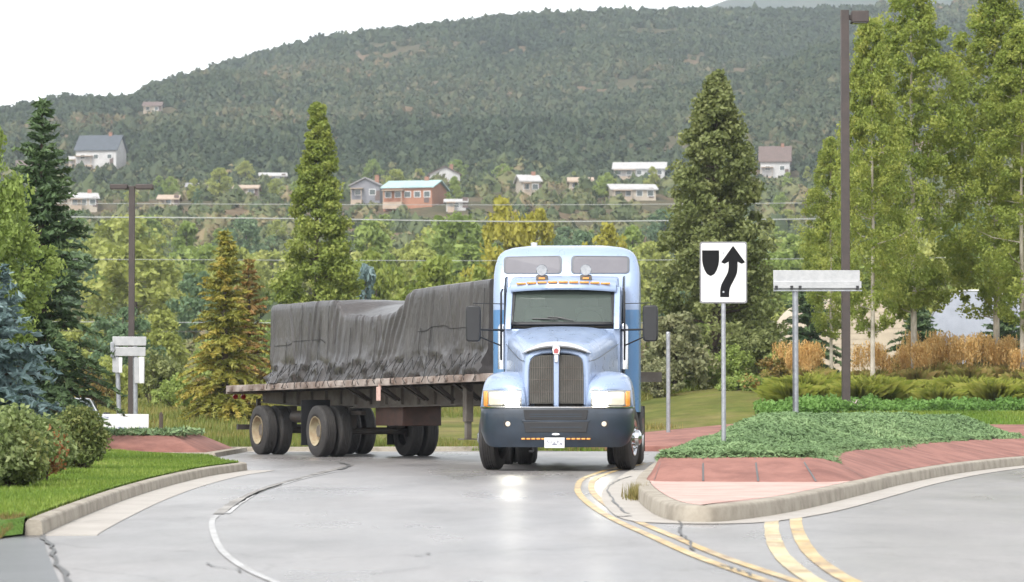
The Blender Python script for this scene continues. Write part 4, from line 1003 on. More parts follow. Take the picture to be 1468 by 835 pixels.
# ------------------------------------------------------------------ houses on the hillside
def hmat(nm, c): return mat(nm, c, .8, 0, tuple(x * .82 for x in c), .8)
W_ = hmat('white_siding', (.50, .49, .48)); CR = hmat('cream_stucco', (.46, .40, .32)); OR = hmat('orange_brick', (.38, .18, .11)); GY = hmat('grey_siding', (.22, .22, .24))
RB = hmat('blue_grey_roof', (.08, .092, .108)); RT = hmat('teal_metal_roof', (.36, .50, .50)); RR = hmat('red_brown_roof', (.14, .10, .088)); RG = hmat('grey_roof', (.28, .27, .27)); RL = hmat('pale_roof', (.44, .43, .42)); TN = hmat('tan_roof', (.42, .33, .25)); BR = hmat('brick_chimney', (.3, .15, .1))
def house(px0, px1, py_eave, py_base, py_ridge, d, rz, wall, roof, lab, nw=3, ridge_x=True, chim=True, storeys=1, sink=2.5):
    p = hit((px0 + px1) / 2, py_base); k = p.y / FPX; w = (px1 - px0) * k / max(.5, math.cos(rz)); w = max(3, w - d * abs(math.sin(rz)) * .6)
    he = (py_base - py_eave) * k; hr = (py_base - py_ridge) * k
    root = tag(empty('house', p, rz), lab, 'house')
    if ridge_x:
        prof = [(-d / 2, -sink), (-d / 2, he), (0, hr - .12), (d / 2, he), (d / 2, -sink)]; MB().prism(prof, 'x', -w / 2, w / 2).build('wall', wall, root, smooth=0)
        o = .45; s_ = (hr - he) / (d / 2)
        MB().prism([(-d / 2 - o, he - s_ * o), (0, hr), (d / 2 + o, he - s_ * o), (d / 2 + o, he - s_ * o + .22), (0, hr + .24), (-d / 2 - o, he - s_ * o + .22)], 'x', -w / 2 - .5, w / 2 + .5).build('roof', roof, root, smooth=0)
    else:
        prof = [(-w / 2, -sink), (-w / 2, he), (0, hr - .12), (w / 2, he), (w / 2, -sink)]; MB().prism(prof, 'y', -d / 2, d / 2).build('wall', wall, root, smooth=0)
        o = .45; s_ = (hr - he) / (w / 2)
        MB().prism([(-w / 2 - o, he - s_ * o), (0, hr), (w / 2 + o, he - s_ * o), (w / 2 + o, he - s_ * o + .22), (0, hr + .24), (-w / 2 - o, he - s_ * o + .22)], 'y', -d / 2 - .5, d / 2 + .5).build('roof', roof, root, smooth=0)
    for st_ in range(storeys):
        zc = he * (st_ + .55) / storeys
        for i in range(nw):
            x = -w / 2 + w * (i + .5) / nw
            wo_ = MB().box((x, -d / 2 - .03, zc), (1.35, .08, 1.25)).build('window', M['signwhite'], root, smooth=0)
            MB().box((x, -d / 2 - .08, zc), (1.1, .03, 1.0)).build('pane', M['glass'], wo_, smooth=0)
    if chim: MB().box2((w * .2, -.4, he), (w * .2 + .8, .4, hr + .9)).build('chimney', BR, root, smooth=0)
    MB().box2((-w / 2 + .3, -d / 2 - 1.5, -1.2), (-w / 2 + w * .42, -d / 2 - .01, .1)).box2((-w / 2 + .3, -d / 2 - 1.5, .1), (-w / 2 + .42, -d / 2 - 1.38, min(2.3, he * .8))).box2((-w / 2 + w * .42 - .12, -d / 2 - 1.5, .1), (-w / 2 + w * .42, -d / 2 - 1.38, min(2.3, he * .8))).box2((-w / 2 + .1, -d / 2 - 1.7, min(2.3, he * .8)), (-w / 2 + w * .42 + .2, -d / 2 - .01, min(2.3, he * .8) + .16)).build('porch', TN, root, smooth=0)
    dr = MB().box2((w * .34, -d / 2 - .06, 0), (w * .34 + 1.0, -d / 2 - .01, 2.0)).build('door', RR, root, smooth=0)
    return root
house(113, 177, 217, 240, 196, 9, math.radians(-10), W_, RB, 'white house with steep blue-grey roof on the upper left hillside', 3)
house(100, 122, 230, 238, 226, 4, 0, W_, RL, 'small white box cabin just below the blue-roofed house', 1, chim=False)
house(95, 140, 288, 300, 280, 8, math.radians(12), CR, RL, 'low cream house with pale roof at the far left edge of town', 3)
house(338, 370, 272, 284, 267, 7, 0, CR, TN, 'low tan-roofed house left of the tall poplar', 2, chim=False)
house(372, 410, 254, 262, 249, 7, math.radians(6), W_, RL, 'long white house partly behind the top of the tall poplar', 3, chim=False)
house(506, 553, 268, 290, 258, 9, math.radians(-8), GY, RG, 'grey gabled house right of the tall poplar', 2, False)
house(555, 636, 272, 294, 261, 11, math.radians(-14), OR, RT, 'orange brick house with teal metal roof', 5)
house(613, 659, 252, 272, 241, 9, math.radians(5), W_, RR, 'white gabled house behind the orange brick house', 2, False)
house(741, 772, 262, 280, 253, 7, math.radians(10), CR, RL, 'small cream house with pale roof above the truck', 2)
house(816, 848, 262, 273, 256, 7, 0, CR, TN, 'small tan house half sunk in trees above the truck', 2, chim=False)
house(880, 955, 244, 256, 234, 9, math.radians(-5), W_, RL, 'long white house with pale roof left of the dark cottonwood', 5, chim=False)
house(872, 938, 274, 286, 266, 8, math.radians(6), CR, RL, 'low cream house under the long white house', 4, chim=False)
house(1089, 1134, 233, 256, 211, 10, math.radians(-6), W_, RR, 'white house with tall dark brown roof right of the dark cottonwood', 2)
house(207, 232, 154, 163, 148, 6, 0, CR, RR, 'tiny tan house high on the hill near the skyline', 2, chim=False)
house(640, 668, 292, 300, 288, 5, 0, W_, RL, 'tiny white shed beside the orange brick house', 1, chim=False)
house(24, 66, 240, 252, 232, 7, math.radians(8), W_, RR, 'white house half hidden by the tall left spruce', 2, chim=False)

house(268, 300, 270, 279, 264, 6, math.radians(4), CR, RG, 'small cream house between the left lamp top and the tall poplar', 2, chim=False)
house(230, 256, 288, 296, 282, 6, 0, CR, TN, 'tiny cream house just right of the left lamp head', 1, chim=False)
# ------------------------------------------------------------------ vegetation
M['aspen'] = leaf_mat('aspen_leaves', [(.0, (.175, .24, .045)), (.5, (.295, .35, .075)), (.85, (.395, .42, .10)), (1, (.49, .445, .12))], rnd=.12, trans=.5)
M['poplar'] = leaf_mat('poplar_leaves', [(0, (.14, .19, .035)), (.5, (.23, .28, .055)), (1, (.34, .36, .09))], rnd=.1)
M['cotton'] = leaf_mat('cottonwood_leaves', [(0, (.10, .125, .04)), (.5, (.17, .20, .065)), (1, (.30, .32, .13))], rnd=.1)
M['green'] = leaf_mat('broadleaf_green', [(0, (.155, .215, .05)), (.5, (.25, .325, .08)), (1, (.36, .42, .12))])
M['olive'] = leaf_mat('broadleaf_olive', [(0, (.22, .255, .065)), (.5, (.33, .365, .095)), (1, (.43, .43, .13))])
M['bluegreen'] = leaf_mat('broadleaf_blue_green', [(0, (.09, .15, .075)), (.5, (.145, .22, .11)), (1, (.21, .29, .155))])
M['yellow_l'] = leaf_mat('yellowing_leaves', [(0, (.24, .235, .03)), (.5, (.35, .33, .045)), (1, (.45, .40, .08))], rnd=.15)
M['pale_l'] = leaf_mat('pale_willow_leaves', [(0, (.16, .18, .09)), (.5, (.25, .26, .13)), (1, (.36, .34, .2))], rnd=.1)
M['spruce'] = leaf_mat('dark_spruce_needles', [(0, (.035, .065, .028)), (.5, (.07, .115, .045)), (1, (.12, .17, .065))], trans=.1, rnd=.1)
M['bluespruce'] = leaf_mat('blue_spruce_needles', [(0, (.08, .13, .13)), (.5, (.15, .22, .22)), (1, (.25, .33, .33))], trans=.1, rnd=.1)
M['goldspruce'] = leaf_mat('yellowing_spruce_needles', [(0, (.09, .12, .02)), (.55, (.24, .23, .04)), (1, (.38, .27, .05))], trans=.15, rnd=.1)
M['rustspruce'] = leaf_mat('rusty_spruce_needles', [(0, (.09, .09, .02)), (.5, (.19, .14, .035)), (1, (.30, .15, .05))], trans=.15, rnd=.1)
M['hillwood'] = leaf_mat('hillside_scrub_foliage', [(0, (.014, .026, .013)), (.4, (.034, .052, .024)), (.7, (.062, .076, .036)), (.88, (.11, .10, .05)), (1, (.16, .11, .065))], rough=.8, trans=0, rnd=.0)

def unit(v): return v / np.maximum(np.linalg.norm(v, axis=1, keepdims=True), 1e-9)
def leaf_quads(C, size, out=None, bias=.5, aspect=.62, seed=0, tang=None):
    r = np.random.default_rng(seed); n = len(C)
    N = r.normal(size=(n, 3))
    if out is not None: N = unit(N) + out * bias
    N = unit(N)
    t = r.normal(size=(n, 3)) if tang is None else tang + r.normal(size=(n, 3)) * .25
    t = unit(t - N * (t * N).sum(1, keepdims=True)); b = np.cross(N, t); s = np.asarray(size).reshape(-1, 1)
    V = np.stack([C - t * s, C + b * s * aspect + N * s * .12, C + t * s, C - b * s * aspect + N * s * .12], 1).reshape(-1, 3)
    return V, np.arange(4 * n).reshape(-1, 4)
def clumps_crown(name, centers, radii, per, leaf, m, seed, squash=.8, shell=.45):
    r = np.random.default_rng(seed); K = len(centers); n = per * K
    ci = np.repeat(np.arange(K), per)
    d = unit(r.normal(size=(n, 3))); rad = r.random(n) ** shell
    P_ = centers[ci] + d * (radii[ci] * rad)[:, None] * np.array([1, 1, squash])
    ct = r.random(K); tint = np.clip(ct[ci] * .6 + r.random(n) * .4, 0, 1)
    V, F = leaf_quads(P_, leaf * (.65 + .7 * r.random(n)), d, .7, .6, seed + 1)
    return np_mesh(name, V, F, m, tint)
def trunk_mesh(name, h, r0, m, centers=None, n_limbs=0, seed=0, lean=.15):
    r = random.Random(seed); mb = MB()
    path = [Vector((0, 0, -.3))]; x = y = 0
    for k in range(1, 9):
        x += r.uniform(-1, 1) * lean * h / 60; y += r.uniform(-1, 1) * lean * h / 60; path.append(Vector((x, y, h * k / 8)))
    mb.tube(path, [r0 * 1.15] + [r0 * (1 - .9 * k / 8) + .008 for k in range(1, 9)], 9)
    if centers is not None:
        idx = r.sample(range(len(centers)), min(n_limbs, len(centers)))
        for i in idx:
            c = Vector(centers[i]); zb = max(.12 * h, min(c.z - .25 * (c.xy.length + .2), h * .92)); f = min(1, zb / h) * 8; a = path[min(int(f), 7)].lerp(path[min(int(f) + 1, 8)], f - int(f))
            a = Vector((a.x, a.y, zb)); mid = a.lerp(c, .5) + Vector((r.uniform(-.1, .1), r.uniform(-.1, .1), -.05 * (c - a).length))
            rr_ = r0 * .33 * (1 - zb / h * .6)
            mb.tube([a, mid, c], [rr_, rr_ * .65, rr_ * .2], 5)
    o = mb.build(name, m, None, smooth=60); me = o.data; bpy.data.objects.remove(o); return me
def crown_centers(h0, h1, prof, K, seed, jitter=.25, lump=None):
    r = np.random.default_rng(seed); t = r.random(K) ** .85; a = r.random(K) * 2 * PI
    R = np.array([prof(q) for q in t]); 
    if lump is not None: R = R * (1 + lump * np.sin(a * 2 + 7 * t + seed) + lump * .7 * np.sin(a * 3 - 9 * t))
    rad = R * (.25 + .75 * np.sqrt(r.random(K)))
    c = np.stack([np.cos(a) * rad, np.sin(a) * rad, h0 + (h1 - h0) * t], 1)
    return c, R, t
def tree_meshes(kind, h, h0, prof, K, per, leaf, cr, m, bark, r0, seed, limbs=14, lump=.15, squash=.8):
    c, R, t = crown_centers(h0, h, prof, K, seed, lump=lump)
    r = np.random.default_rng(seed + 3); radii = np.maximum(cr * (.5 + .8 * r.random(K)) * (.45 + .55 * np.minimum(1, R / max(R.max(), .1))), .12)
    cm_ = clumps_crown('crown', c, radii, per, leaf, m, seed + 5, squash)
    tm = trunk_mesh('trunk', h * .93, r0, bark, c, limbs, seed)
    return cm_, tm
def plant(name, meshes, loc, rz, lab, cat='tree', group=None, s=1.0, m=None, names=('crown', 'trunk')):
    root = tag(empty(name, loc, rz), lab, cat, group)
    for nm, me in zip(names, meshes):
        o = link(nm, me, root, sc_=s)
        if m is not None and nm == names[0]:
            o.material_slots[0].link = 'OBJECT'; o.material_slots[0].material = m
    return root

# aspens on the rise at the right
def asp(q): return (.35 + 1.0 * min(1, q / .25)) * (1 - q) ** .55 * 1.15 + .08
AS = [tree_meshes('aspen', 12.5, 2.2, lambda q: asp(q) * 1.4, 430, 92, .06, .46, M['aspen'], M['bark_pale'], .105, 100 + i, 26, .22) for i in range(3)]
for i, (px, py, topy, Y, mi_, sx, lab) in enumerate((
        (1252, 560, 30, 85, 0, .8, 'slender aspen with pale trunk just right of the tall brown lamp'),
        (1310, 556, -40, 89, 1, 1.0, 'tall yellow-green aspen with the thickest pale trunk, between the two sheds'),
        (1428, 551, -20, 91, 2, 1.05, 'tall green aspen standing before the grey arched shed'),
        (1466, 551, 40, 88, 0, 1.0, 'aspen at the extreme right edge with bare twigs showing'),
        (1192, 545, 200, 102, 2, .9, 'shorter thin yellow-green aspen left of the tall brown lamp'))):
    b = on(px, Y); h = zat(topy, Y) - b.z
    plant('aspen_tree', AS[mi_], b, i * 1.3, lab, 'tree', 'aspens on the rise', (h / 12.5 * sx * .95, h / 12.5 * sx * .95, h / 12.5))
# poplar behind the trailer
def pop(q): return 1.85 * (min(1, .6 + q / .3 * .4)) * (1 - q) ** .8 + .04
b = on(455, 112); h = zat(150, 112) - b.z
plant('poplar_tree', tree_meshes('p', h, .8, pop, 330, 130, .07, .42, M['poplar'], M['bark'], .14, 301, 26, .08), b, 0, 'tall pointed bright green poplar behind the middle of the trailer')
def cot(q): return 2.35 * (1 - q) ** .72 + .05 if q > .1 else 2.1
b = on(1028, 97); h = zat(108, 97) - b.z
plant('cottonwood_tree', tree_meshes('c', h, .5, cot, 460, 105, .075, .5, M['cotton'], M['bark'], .2, 311, 34, .14), b, 0, 'big dark olive cottonwood with pointed crown behind the arrow sign')
b = on(968, 92); h = zat(455, 92) - b.z
plant('willow_shrub', tree_meshes('w', h, .2, lambda q: 1.0 * (1 - q) ** .5 + .1, 80, 70, .08, .4, M['pale_l'], M['bark'], .06, 321, 10), b, 0, 'pale cream-green shrub tree right of the truck, before the dark cottonwood', 'shrub')
b = on(1075, 90); h = zat(545, 90) - b.z
plant('willow_shrub', tree_meshes('w', h, .1, lambda q: .9 * (1 - q) ** .5 + .1, 60, 60, .06, .3, M['green'], M['bark'], .04, 325, 8), b, 0, 'low green bush at the foot of the dark cottonwood', 'shrub')
b = on(1105, 88); h = zat(515, 88) - b.z
plant('willow_shrub', tree_meshes('w', h, .1, lambda q: .6 * (1 - q) ** .5 + .1, 24, 40, .05, .22, M['rustspruce'], M['bark'], .04, 327, 8), b, 0, 'thin reddish half-bare bush left of the long sign pole', 'shrub')

# spruces
def spruce_meshes(h, R, m, seed, nlev=30, nbr=11, fullness=1.0, spray=.13, h0=.3, droop=.35):
    r = np.random.default_rng(seed); C = []; Tn = []; S = []; tint = []; mb = MB()
    mb.tube([(0, 0, -.3), (0, 0, h * .5), (0, 0, h)], [R * .09, R * .05, .01], 8)
    for i in range(nlev):
        q = i / (nlev - 1); z = h0 + (h - h0) * q ** .92; L0 = R * (1 - q) ** .85 + .06
        for k in range(max(4, int(nbr * (1 - .5 * q)))):
            a = r.random() * 2 * PI; L = L0 * (.65 + .5 * r.random()); d = np.array([math.cos(a), math.sin(a), 0]); up_ = .25 + .5 * q - r.random() * .2; bt = r.random()
            pts = []
            ns_ = max(4, int(L / spray * 2.0 * fullness))
            for j in range(ns_):
                f = (j + .6) / ns_; dz = up_ * L * f - droop * L * f * f * (1.5 - q)
                p_ = d * L * f + np.array([0, 0, z + dz])
                for sgn_ in (-1, 0, 1):
                    side_ = np.array([-d[1], d[0], 0]) * sgn_
                    t_ = d * (.8 if sgn_ else 1) + side_ * .9 + np.array([0, 0, -.25 + .3 * r.random()])
                    w_ = spray * (.7 + .6 * r.random()) * (1.1 - .5 * f)
                    C.append(p_ + t_ * w_ * .6 + r.normal(size=3) * .012); Tn.append(t_); S.append(w_); tint.append(np.clip(bt * .5 + .25 * f + .25 * r.random(), 0, 1))
            if L > .5: mb.tube([(0, 0, z), tuple(d * L * .5 + np.array([0, 0, z + up_ * L * .5 - droop * L * .25 * (1.5 - q)])), tuple(d * L * .95 + np.array([0, 0, z + up_ * L * .95 - droop * L * .9 * (1.5 - q)]))], [.018 + .012 * R, .012, .004], 4)
    C = np.array(C); V, F = leaf_quads(C, np.array(S), None, 0, .34, seed + 1, np.array(Tn))
    cm_ = np_mesh('crown', V, F, m, np.array(tint))
    o = mb.build('trunk', M['bark'], None, smooth=60); tm = o.data; bpy.data.objects.remove(o)
    return cm_, tm
def spruce(px, topy, Y, R, m, lab, seed, **kw):
    b = on(px, Y); h = zat(topy, Y) - b.z
    return plant('spruce_tree', spruce_meshes(h, R, m, seed, **kw), b, 0, lab)
spruce(58, 150, 62, 1.75, M['spruce'], 'tall dark green spruce at the left with a bare spire top', 401, nlev=36, nbr=12)
spruce(-8, 385, 50, 1.35, M['bluespruce'], 'blue-grey spruce at the left edge in front of the dark spruce', 405, nlev=24, nbr=12)
spruce(322, 335, 90, 1.5, M['goldspruce'], 'yellowing spruce with a thin dark top left of the trailer', 411, nlev=30, nbr=12)
spruce(356, 375, 94, 1.1, M['rustspruce'], 'rusty-topped spruce right behind the yellowing spruce', 413, nlev=24, nbr=10)
spruce(1160, 395, 112, 1.6, M['spruce'], 'dark spruce behind the long white sign blade', 421, nlev=24, nbr=10)
spruce(1318, 440, 104, 1.5, M['spruce'], 'small dark spruce between the two arched sheds', 423, nlev=18, nbr=11)
spruce(1440, 440, 106, 1.5, M['spruce'], 'small dark spruce before the right end of the grey arched shed', 425, nlev=18, nbr=11)
# light broadleaf trees at the left edge
LB = tree_meshes('b', 5.4, 2.5, lambda q: 1.1 * math.sin(PI * min(1, .22 + .76 * q)) ** .7, 150, 130, .05, .36, M['green'], M['bark'], .07, 431, 20)
b = on(-14, 57); h = zat(255, 57) - b.z; plant('birch_tree', LB, b, .4, 'light green leafy tree at the left edge in front of the dark spruce', s=h / 5.4 * .95)
b = on(-62, 47); h = zat(105, 47) - b.z; plant('birch_tree', LB, b, 2.4, 'taller light green tree reaching in at the top left corner', s=(h / 5.4 * .66, h / 5.4 * .66, h / 5.4))

# shrubs on the lawn
def shrub_meshes(h, R, m, seed, leaf=.032, K=80, per=60):
    c, R_, t = crown_centers(.12, h, lambda q: R * math.sin(PI * min(1, .22 + .76 * q)) ** .8, K, seed, lump=.3)
    cm_ = clumps_crown('foliage', c, np.full(K, .2) * (.6 + .9 * np.random.default_rng(seed).random(K)), per, leaf, m, seed + 1, .9, .6)
    mb = MB(); r = random.Random(seed)
    for i in range(0, K, 4): mb.tube([(r.uniform(-.1, .1), r.uniform(-.1, .1), -.1), tuple(c[i] * .5 + np.array([0, 0, -.05])), tuple(c[i])], [.016, .012, .004], 5)
    o = mb.build('stems', M['bark'], None); tm = o.data; bpy.data.objects.remove(o); return cm_, tm
M['shrub1'] = leaf_mat('pale_shrub_leaves', [(0, (.12, .165, .05)), (.5, (.21, .265, .09)), (1, (.32, .36, .17))], rnd=.1)
M['shrub2'] = leaf_mat('dark_shrub_leaves', [(0, (.085, .115, .03)), (.5, (.14, .175, .05)), (1, (.25, .25, .08))], rnd=.1)
M['rustleaf'] = leaf_mat('rust_leaves', [(0, (.18, .07, .025)), (.5, (.30, .13, .045)), (1, (.36, .22, .08))], rnd=.1)
def sh(px, py, Y, topy, R, m, lab, seed, **kw):
    x = xat(px, Y); z = float(lawn_z(x, Y)); h = zat(topy, Y) - z
    plant('shrub', shrub_meshes(h, R, m, seed, **kw), (x, Y, z), 0, lab, 'shrub', names=('foliage', 'stems'))
sh(16, 685, 36, 606, .38, M['shrub1'], 'pale green bushy shrub at the left edge of the lawn', 501, K=110, per=110)
sh(62, 670, 40, 622, .25, M['shrub1'], 'pale green shrub between the edge shrub and the dark one', 503, K=90, per=150)
sh(112, 655, 43, 606, .30, M['shrub2'], 'dark green shrub at the right end of the lawn shrubs', 505, K=90, per=150)
sh(-34, 690, 34, 612, .38, M['shrub1'], 'shrub cut off by the left edge of the photo', 507, K=80, per=130)
sh(64, 672, 36.5, 638, .13, M['rustleaf'], 'small rusty orange plant at the foot of the shrubs', 509, K=24, per=60, leaf=.022)
sh(12, 690, 34.5, 632, .35, M['shrub2'], 'low dark shrub under the pale shrub at the left edge', 511, K=70, per=120)

# low bushes at the foot of the far trees
SB = [shrub_meshes(1.2, .75, M['green'], 520 + i, K=46, per=70, leaf=.055) for i in range(3)]
rs = random.Random(8)
for px, Y, s_, m_, lab in ((944, 90, .8, 'pale_l', 'cream-green low bush beside the thin grey pole'), (985, 95, 1.2, 'cotton', 'olive bush at the left foot of the dark cottonwood'), (1008, 93, .8, 'green', 'small green bush under the left of the dark cottonwood'),
        (1050, 92, .9, 'green', 'rounded green bush under the middle of the dark cottonwood'), (1092, 94, 1.2, 'cotton', 'olive bush at the right foot of the dark cottonwood'), (1118, 92, .8, 'green', 'green bush left of the orange reed grasses'),
        (128, 108, 1.0, 'rustspruce', 'rusty bush left of the twin sign posts'), (158, 112, 1.3, 'olive', 'olive bush behind the twin sign posts'), (252, 108, .9, 'green', 'green bush in the meadow right of the left lamp'),
        (222, 118, 1.5, 'cotton', 'dark olive bush behind the meadow right of the left lamp'), (288, 112, .8, 'rustspruce', 'rusty low bush left of the yellowing spruce'), (398, 118, 1.2, 'olive', 'olive bush behind the rear wheels of the trailer')):
    plant('bush', SB[rs.randrange(3)], on(px, Y), rs.uniform(0, 6), lab, 'shrub', None, s_, M[m_], names=('foliage', 'stems'))

# lawn grass blades
def blades(name, X, Y, Z, h, w, m, seed, lean=.35, kind='stuff'):
    r = np.random.default_rng(seed); n = len(X); a = r.random(n) * 2 * PI; hh = h * (.5 + .8 * r.random(n))
    B = np.stack([X, Y, Z], 1); dx = np.stack([np.cos(a), np.sin(a), 0 * a], 1) * w; ln = np.stack([np.cos(a + 1.5), np.sin(a + 1.5), 0 * a], 1) * (hh * lean * r.normal(size=n))[:, None]
    V = np.stack([B - dx, B + dx, B + ln + np.stack([0 * a, 0 * a, hh], 1)], 1).reshape(-1, 3)
    me = np_mesh(name, V, np.arange(3 * n).reshape(-1, 3), m, np.clip(vnoise(X * .8, Y * .5, seed) * .6 + r.random(n) * .4, 0, 1))
    return tag(link(name, me), kind=kind)
M['grassblade'] = leaf_mat('lawn_blades', [(0, (.085, .15, .018)), (.5, (.15, .23, .03)), (.85, (.25, .31, .06)), (1, (.34, .31, .12))], rnd=0, trans=.3)
kx = np.array([p.x for p in inner]); ky = np.array([p.y for p in inner]); o_ = np.argsort(ky)
n = 120000; Yg = 25.2 + 33 * RNG.random(n) ** 1.2; kxx = np.interp(Yg, ky[o_], kx[o_]); Xg = kxx - 6.5 * RNG.random(n) ** 1.3
Xg = np.where(Yg > 56, Xg - 1, Xg)
blades('grass', Xg, Yg, lawn_z(Xg, Yg) - .005, .05, .008, M['grassblade'], 5)
n = 9000; Xg = -3.9 - 3 * RNG.random(n); q_ = RNG.random(n); Yg = 24.0 + 1.3 * q_
M['drygrass'] = leaf_mat('dry_edge_grass', [(0, (.16, .12, .04)), (.5, (.22, .18, .06)), (1, (.16, .2, .04))], rnd=0)
blades('dry_grass', Xg, Yg, .01 + .11 * q_, .05, .008, M['drygrass'], 6)
# small weed tuft at the island kerb
g = gp(911, 716)
wr = np.random.default_rng(9); n = 220
blades('weeds', g.x + wr.normal(size=n) * .05, g.y + wr.normal(size=n) * .35, 0 * np.zeros(n), .16, .008, M['drygrass'], 12, .6)
# meadow behind the circulating road
M['meadow'] = leaf_mat('meadow_grass', [(0, (.09, .13, .02)), (.4, (.15, .18, .035)), (.75, (.24, .21, .06)), (1, (.33, .24, .09))], rnd=0, trans=.3)
n = 60000; Yg = 69.3 + 60 * RNG.random(n) ** 1.6; Xg = -.17 * Yg - 2 + (5.5 + .19 * Yg) * RNG.random(n); ok = ~((Xg > -14) & (Xg < -6) & (Yg < 69)); Xg, Yg = Xg[ok], Yg[ok]
ok = np.hypot(Xg - CX, Yg - CY) > 18.2; Xg, Yg = Xg[ok], Yg[ok]
blades('meadow_grass', Xg, Yg, T(Xg, Yg) - .02, .22, .02, M['meadow'], 7)
n = 15000; Yg = 69.2 + 8 * RNG.random(n) ** 1.5; Xg = -12 + 14 * RNG.random(n); ok = np.hypot(Xg - CX, Yg - CY) > 18.2; Xg, Yg = Xg[ok], Yg[ok]
n2_ = 26000; Y2_ = 78 + 22 * RNG.random(n2_); X2_ = 1.5 + 6.5 * RNG.random(n2_); ok2 = np.hypot(X2_ - CX, Y2_ - CY) > 10.6; X2_, Y2_ = X2_[ok2], Y2_[ok2]
blades('slope_grass', X2_, Y2_, T(X2_, Y2_) - .02, .17, .018, M['meadow'], 17)
blades('verge_grass', Xg, Yg, T(Xg, Yg) - .02, .12, .015, M['grassblade'], 8)
n = 26000; a = np.radians(228 + 102 * RNG.random(n)); rr_ = 10.4 - 4.5 * RNG.random(n); Xg = CX + rr_ * np.cos(a); Yg = CY + rr_ * np.sin(a)
M['riseblade'] = leaf_mat('rise_blades', [(0, (.09, .16, .02)), (.5, (.15, .23, .03)), (1, (.24, .28, .05))], rnd=0, trans=.3)
blades('bank_grass', Xg, Yg, np.interp(rr_, [7, 9, 10.35], [.80, .66, .53]) - .01, .09, .014, M['riseblade'], 9)

# juniper ground cover on the splitter island
M['juniper'] = leaf_mat('juniper_sprays', [(0, (.08, .135, .055)), (.5, (.165, .255, .11)), (.85, (.26, .36, .17)), (1, (.36, .40, .20))], rnd=0, trans=.15)
poly = np.array([(p.x, p.y) for p in topo])
def inside(X, Y, P_):
    c = np.zeros(len(X), bool); j = len(P_) - 1
    for i in range(len(P_)):
        a = (P_[i, 1] > Y) != (P_[j, 1] > Y)
        xi = (P_[j, 0] - P_[i, 0]) * (Y - P_[i, 1]) / (P_[j, 1] - P_[i, 1] + 1e-12) + P_[i, 0]
        c ^= a & (X < xi); j = i
    return c
def edge_d(X, Y, P_):
    d = np.full(len(X), 1e9)
    for i in range(len(P_)):
        a = P_[i - 1]; b_ = P_[i]; ab = b_ - a; t = np.clip(((X - a[0]) * ab[0] + (Y - a[1]) * ab[1]) / (ab @ ab + 1e-12), 0, 1)
        d = np.minimum(d, np.hypot(X - a[0] - t * ab[0], Y - a[1] - t * ab[1]))
    return d
n = 420000; X = 1.2 + 8.6 * RNG.random(n); Y = 36.8 + 26 * RNG.random(n) ** 1.15
ins = inside(X, Y, poly); ed = edge_d(X, Y, poly); over = fbm(X * 1.2, Y * 1.2, 91, 3) * .55 - .12
keep = ins | (ed < np.maximum(0, over)); X, Y, ins, ed = X[keep], Y[keep], ins[keep], ed[keep]; n = len(X)
prof_h = np.where(ins, .37 * sstep(0, 1.2, ed) * (.28 + .72 * sstep(39, 46, Y)) * (.75 + .5 * fbm(X * .8, Y * .6, 93, 3)) + .05, -.16 * ed / .25)
hum = (fbm(X * 2.0, Y * 1.4, 95, 3) - .42) * .16
Z = .40 + prof_h * (RNG.random(n) ** .35) + hum * np.where(ins, sstep(0, .5, ed), .2) + .03 * RNG.random(n)
cell = np.stack([np.floor(X / .7 + vnoise(X * 2, Y * 2, 97)), np.floor(Y / .7)], 1); ang = vnoise(cell[:, 0] * 3.3, cell[:, 1] * 5.1, 99) * 2 * PI + RNG.normal(size=n) * .7
tang = np.stack([np.cos(ang), np.sin(ang) - .4, .25 + .2 * RNG.random(n)], 1)
V, F = leaf_quads(np.stack([X, Y, Z], 1), .042 * (.6 + .8 * RNG.random(n)), np.tile([0, -.25, 1.0], (n, 1)), 1.2, .24, 93, tang)
tag(link('juniper_groundcover', np_mesh('juniper_groundcover', V, F, M['juniper'], np.clip(fbm(X * 1.4, Y * 1.1, 98, 3) * .9 - .1 + .35 * RNG.random(n), 0, 1))), kind='stuff')
# a dense low mat under the sprays, and cover on the left bed
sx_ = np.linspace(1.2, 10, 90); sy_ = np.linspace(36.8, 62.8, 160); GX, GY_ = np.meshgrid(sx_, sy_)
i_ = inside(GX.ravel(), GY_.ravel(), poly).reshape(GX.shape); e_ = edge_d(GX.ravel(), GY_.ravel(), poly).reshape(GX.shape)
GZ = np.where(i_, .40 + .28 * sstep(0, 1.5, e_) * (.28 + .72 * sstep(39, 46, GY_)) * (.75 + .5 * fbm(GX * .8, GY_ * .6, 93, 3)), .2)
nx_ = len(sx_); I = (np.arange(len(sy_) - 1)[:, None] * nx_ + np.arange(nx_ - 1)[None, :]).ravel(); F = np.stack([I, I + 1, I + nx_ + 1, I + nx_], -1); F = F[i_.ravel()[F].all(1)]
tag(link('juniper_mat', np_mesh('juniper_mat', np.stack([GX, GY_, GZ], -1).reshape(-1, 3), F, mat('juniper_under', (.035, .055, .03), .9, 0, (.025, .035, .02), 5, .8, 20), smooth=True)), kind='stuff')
n = 9000; X = -13.5 + 6.9 * RNG.random(n); Y = 62.6 + 5 * RNG.random(n)
V, F = leaf_quads(np.stack([X, Y, .42 + .16 * RNG.random(n) * fbm(X * 1.5, Y, 5)], 1), .09 * (.6 + .8 * RNG.random(n)), np.tile([0, -.3, 1.0], (n, 1)), 1.0, .35, 94)
tag(link('bed_groundcover', np_mesh('bed_groundcover', V, F, M['juniper'], RNG.random(n))), kind='stuff')

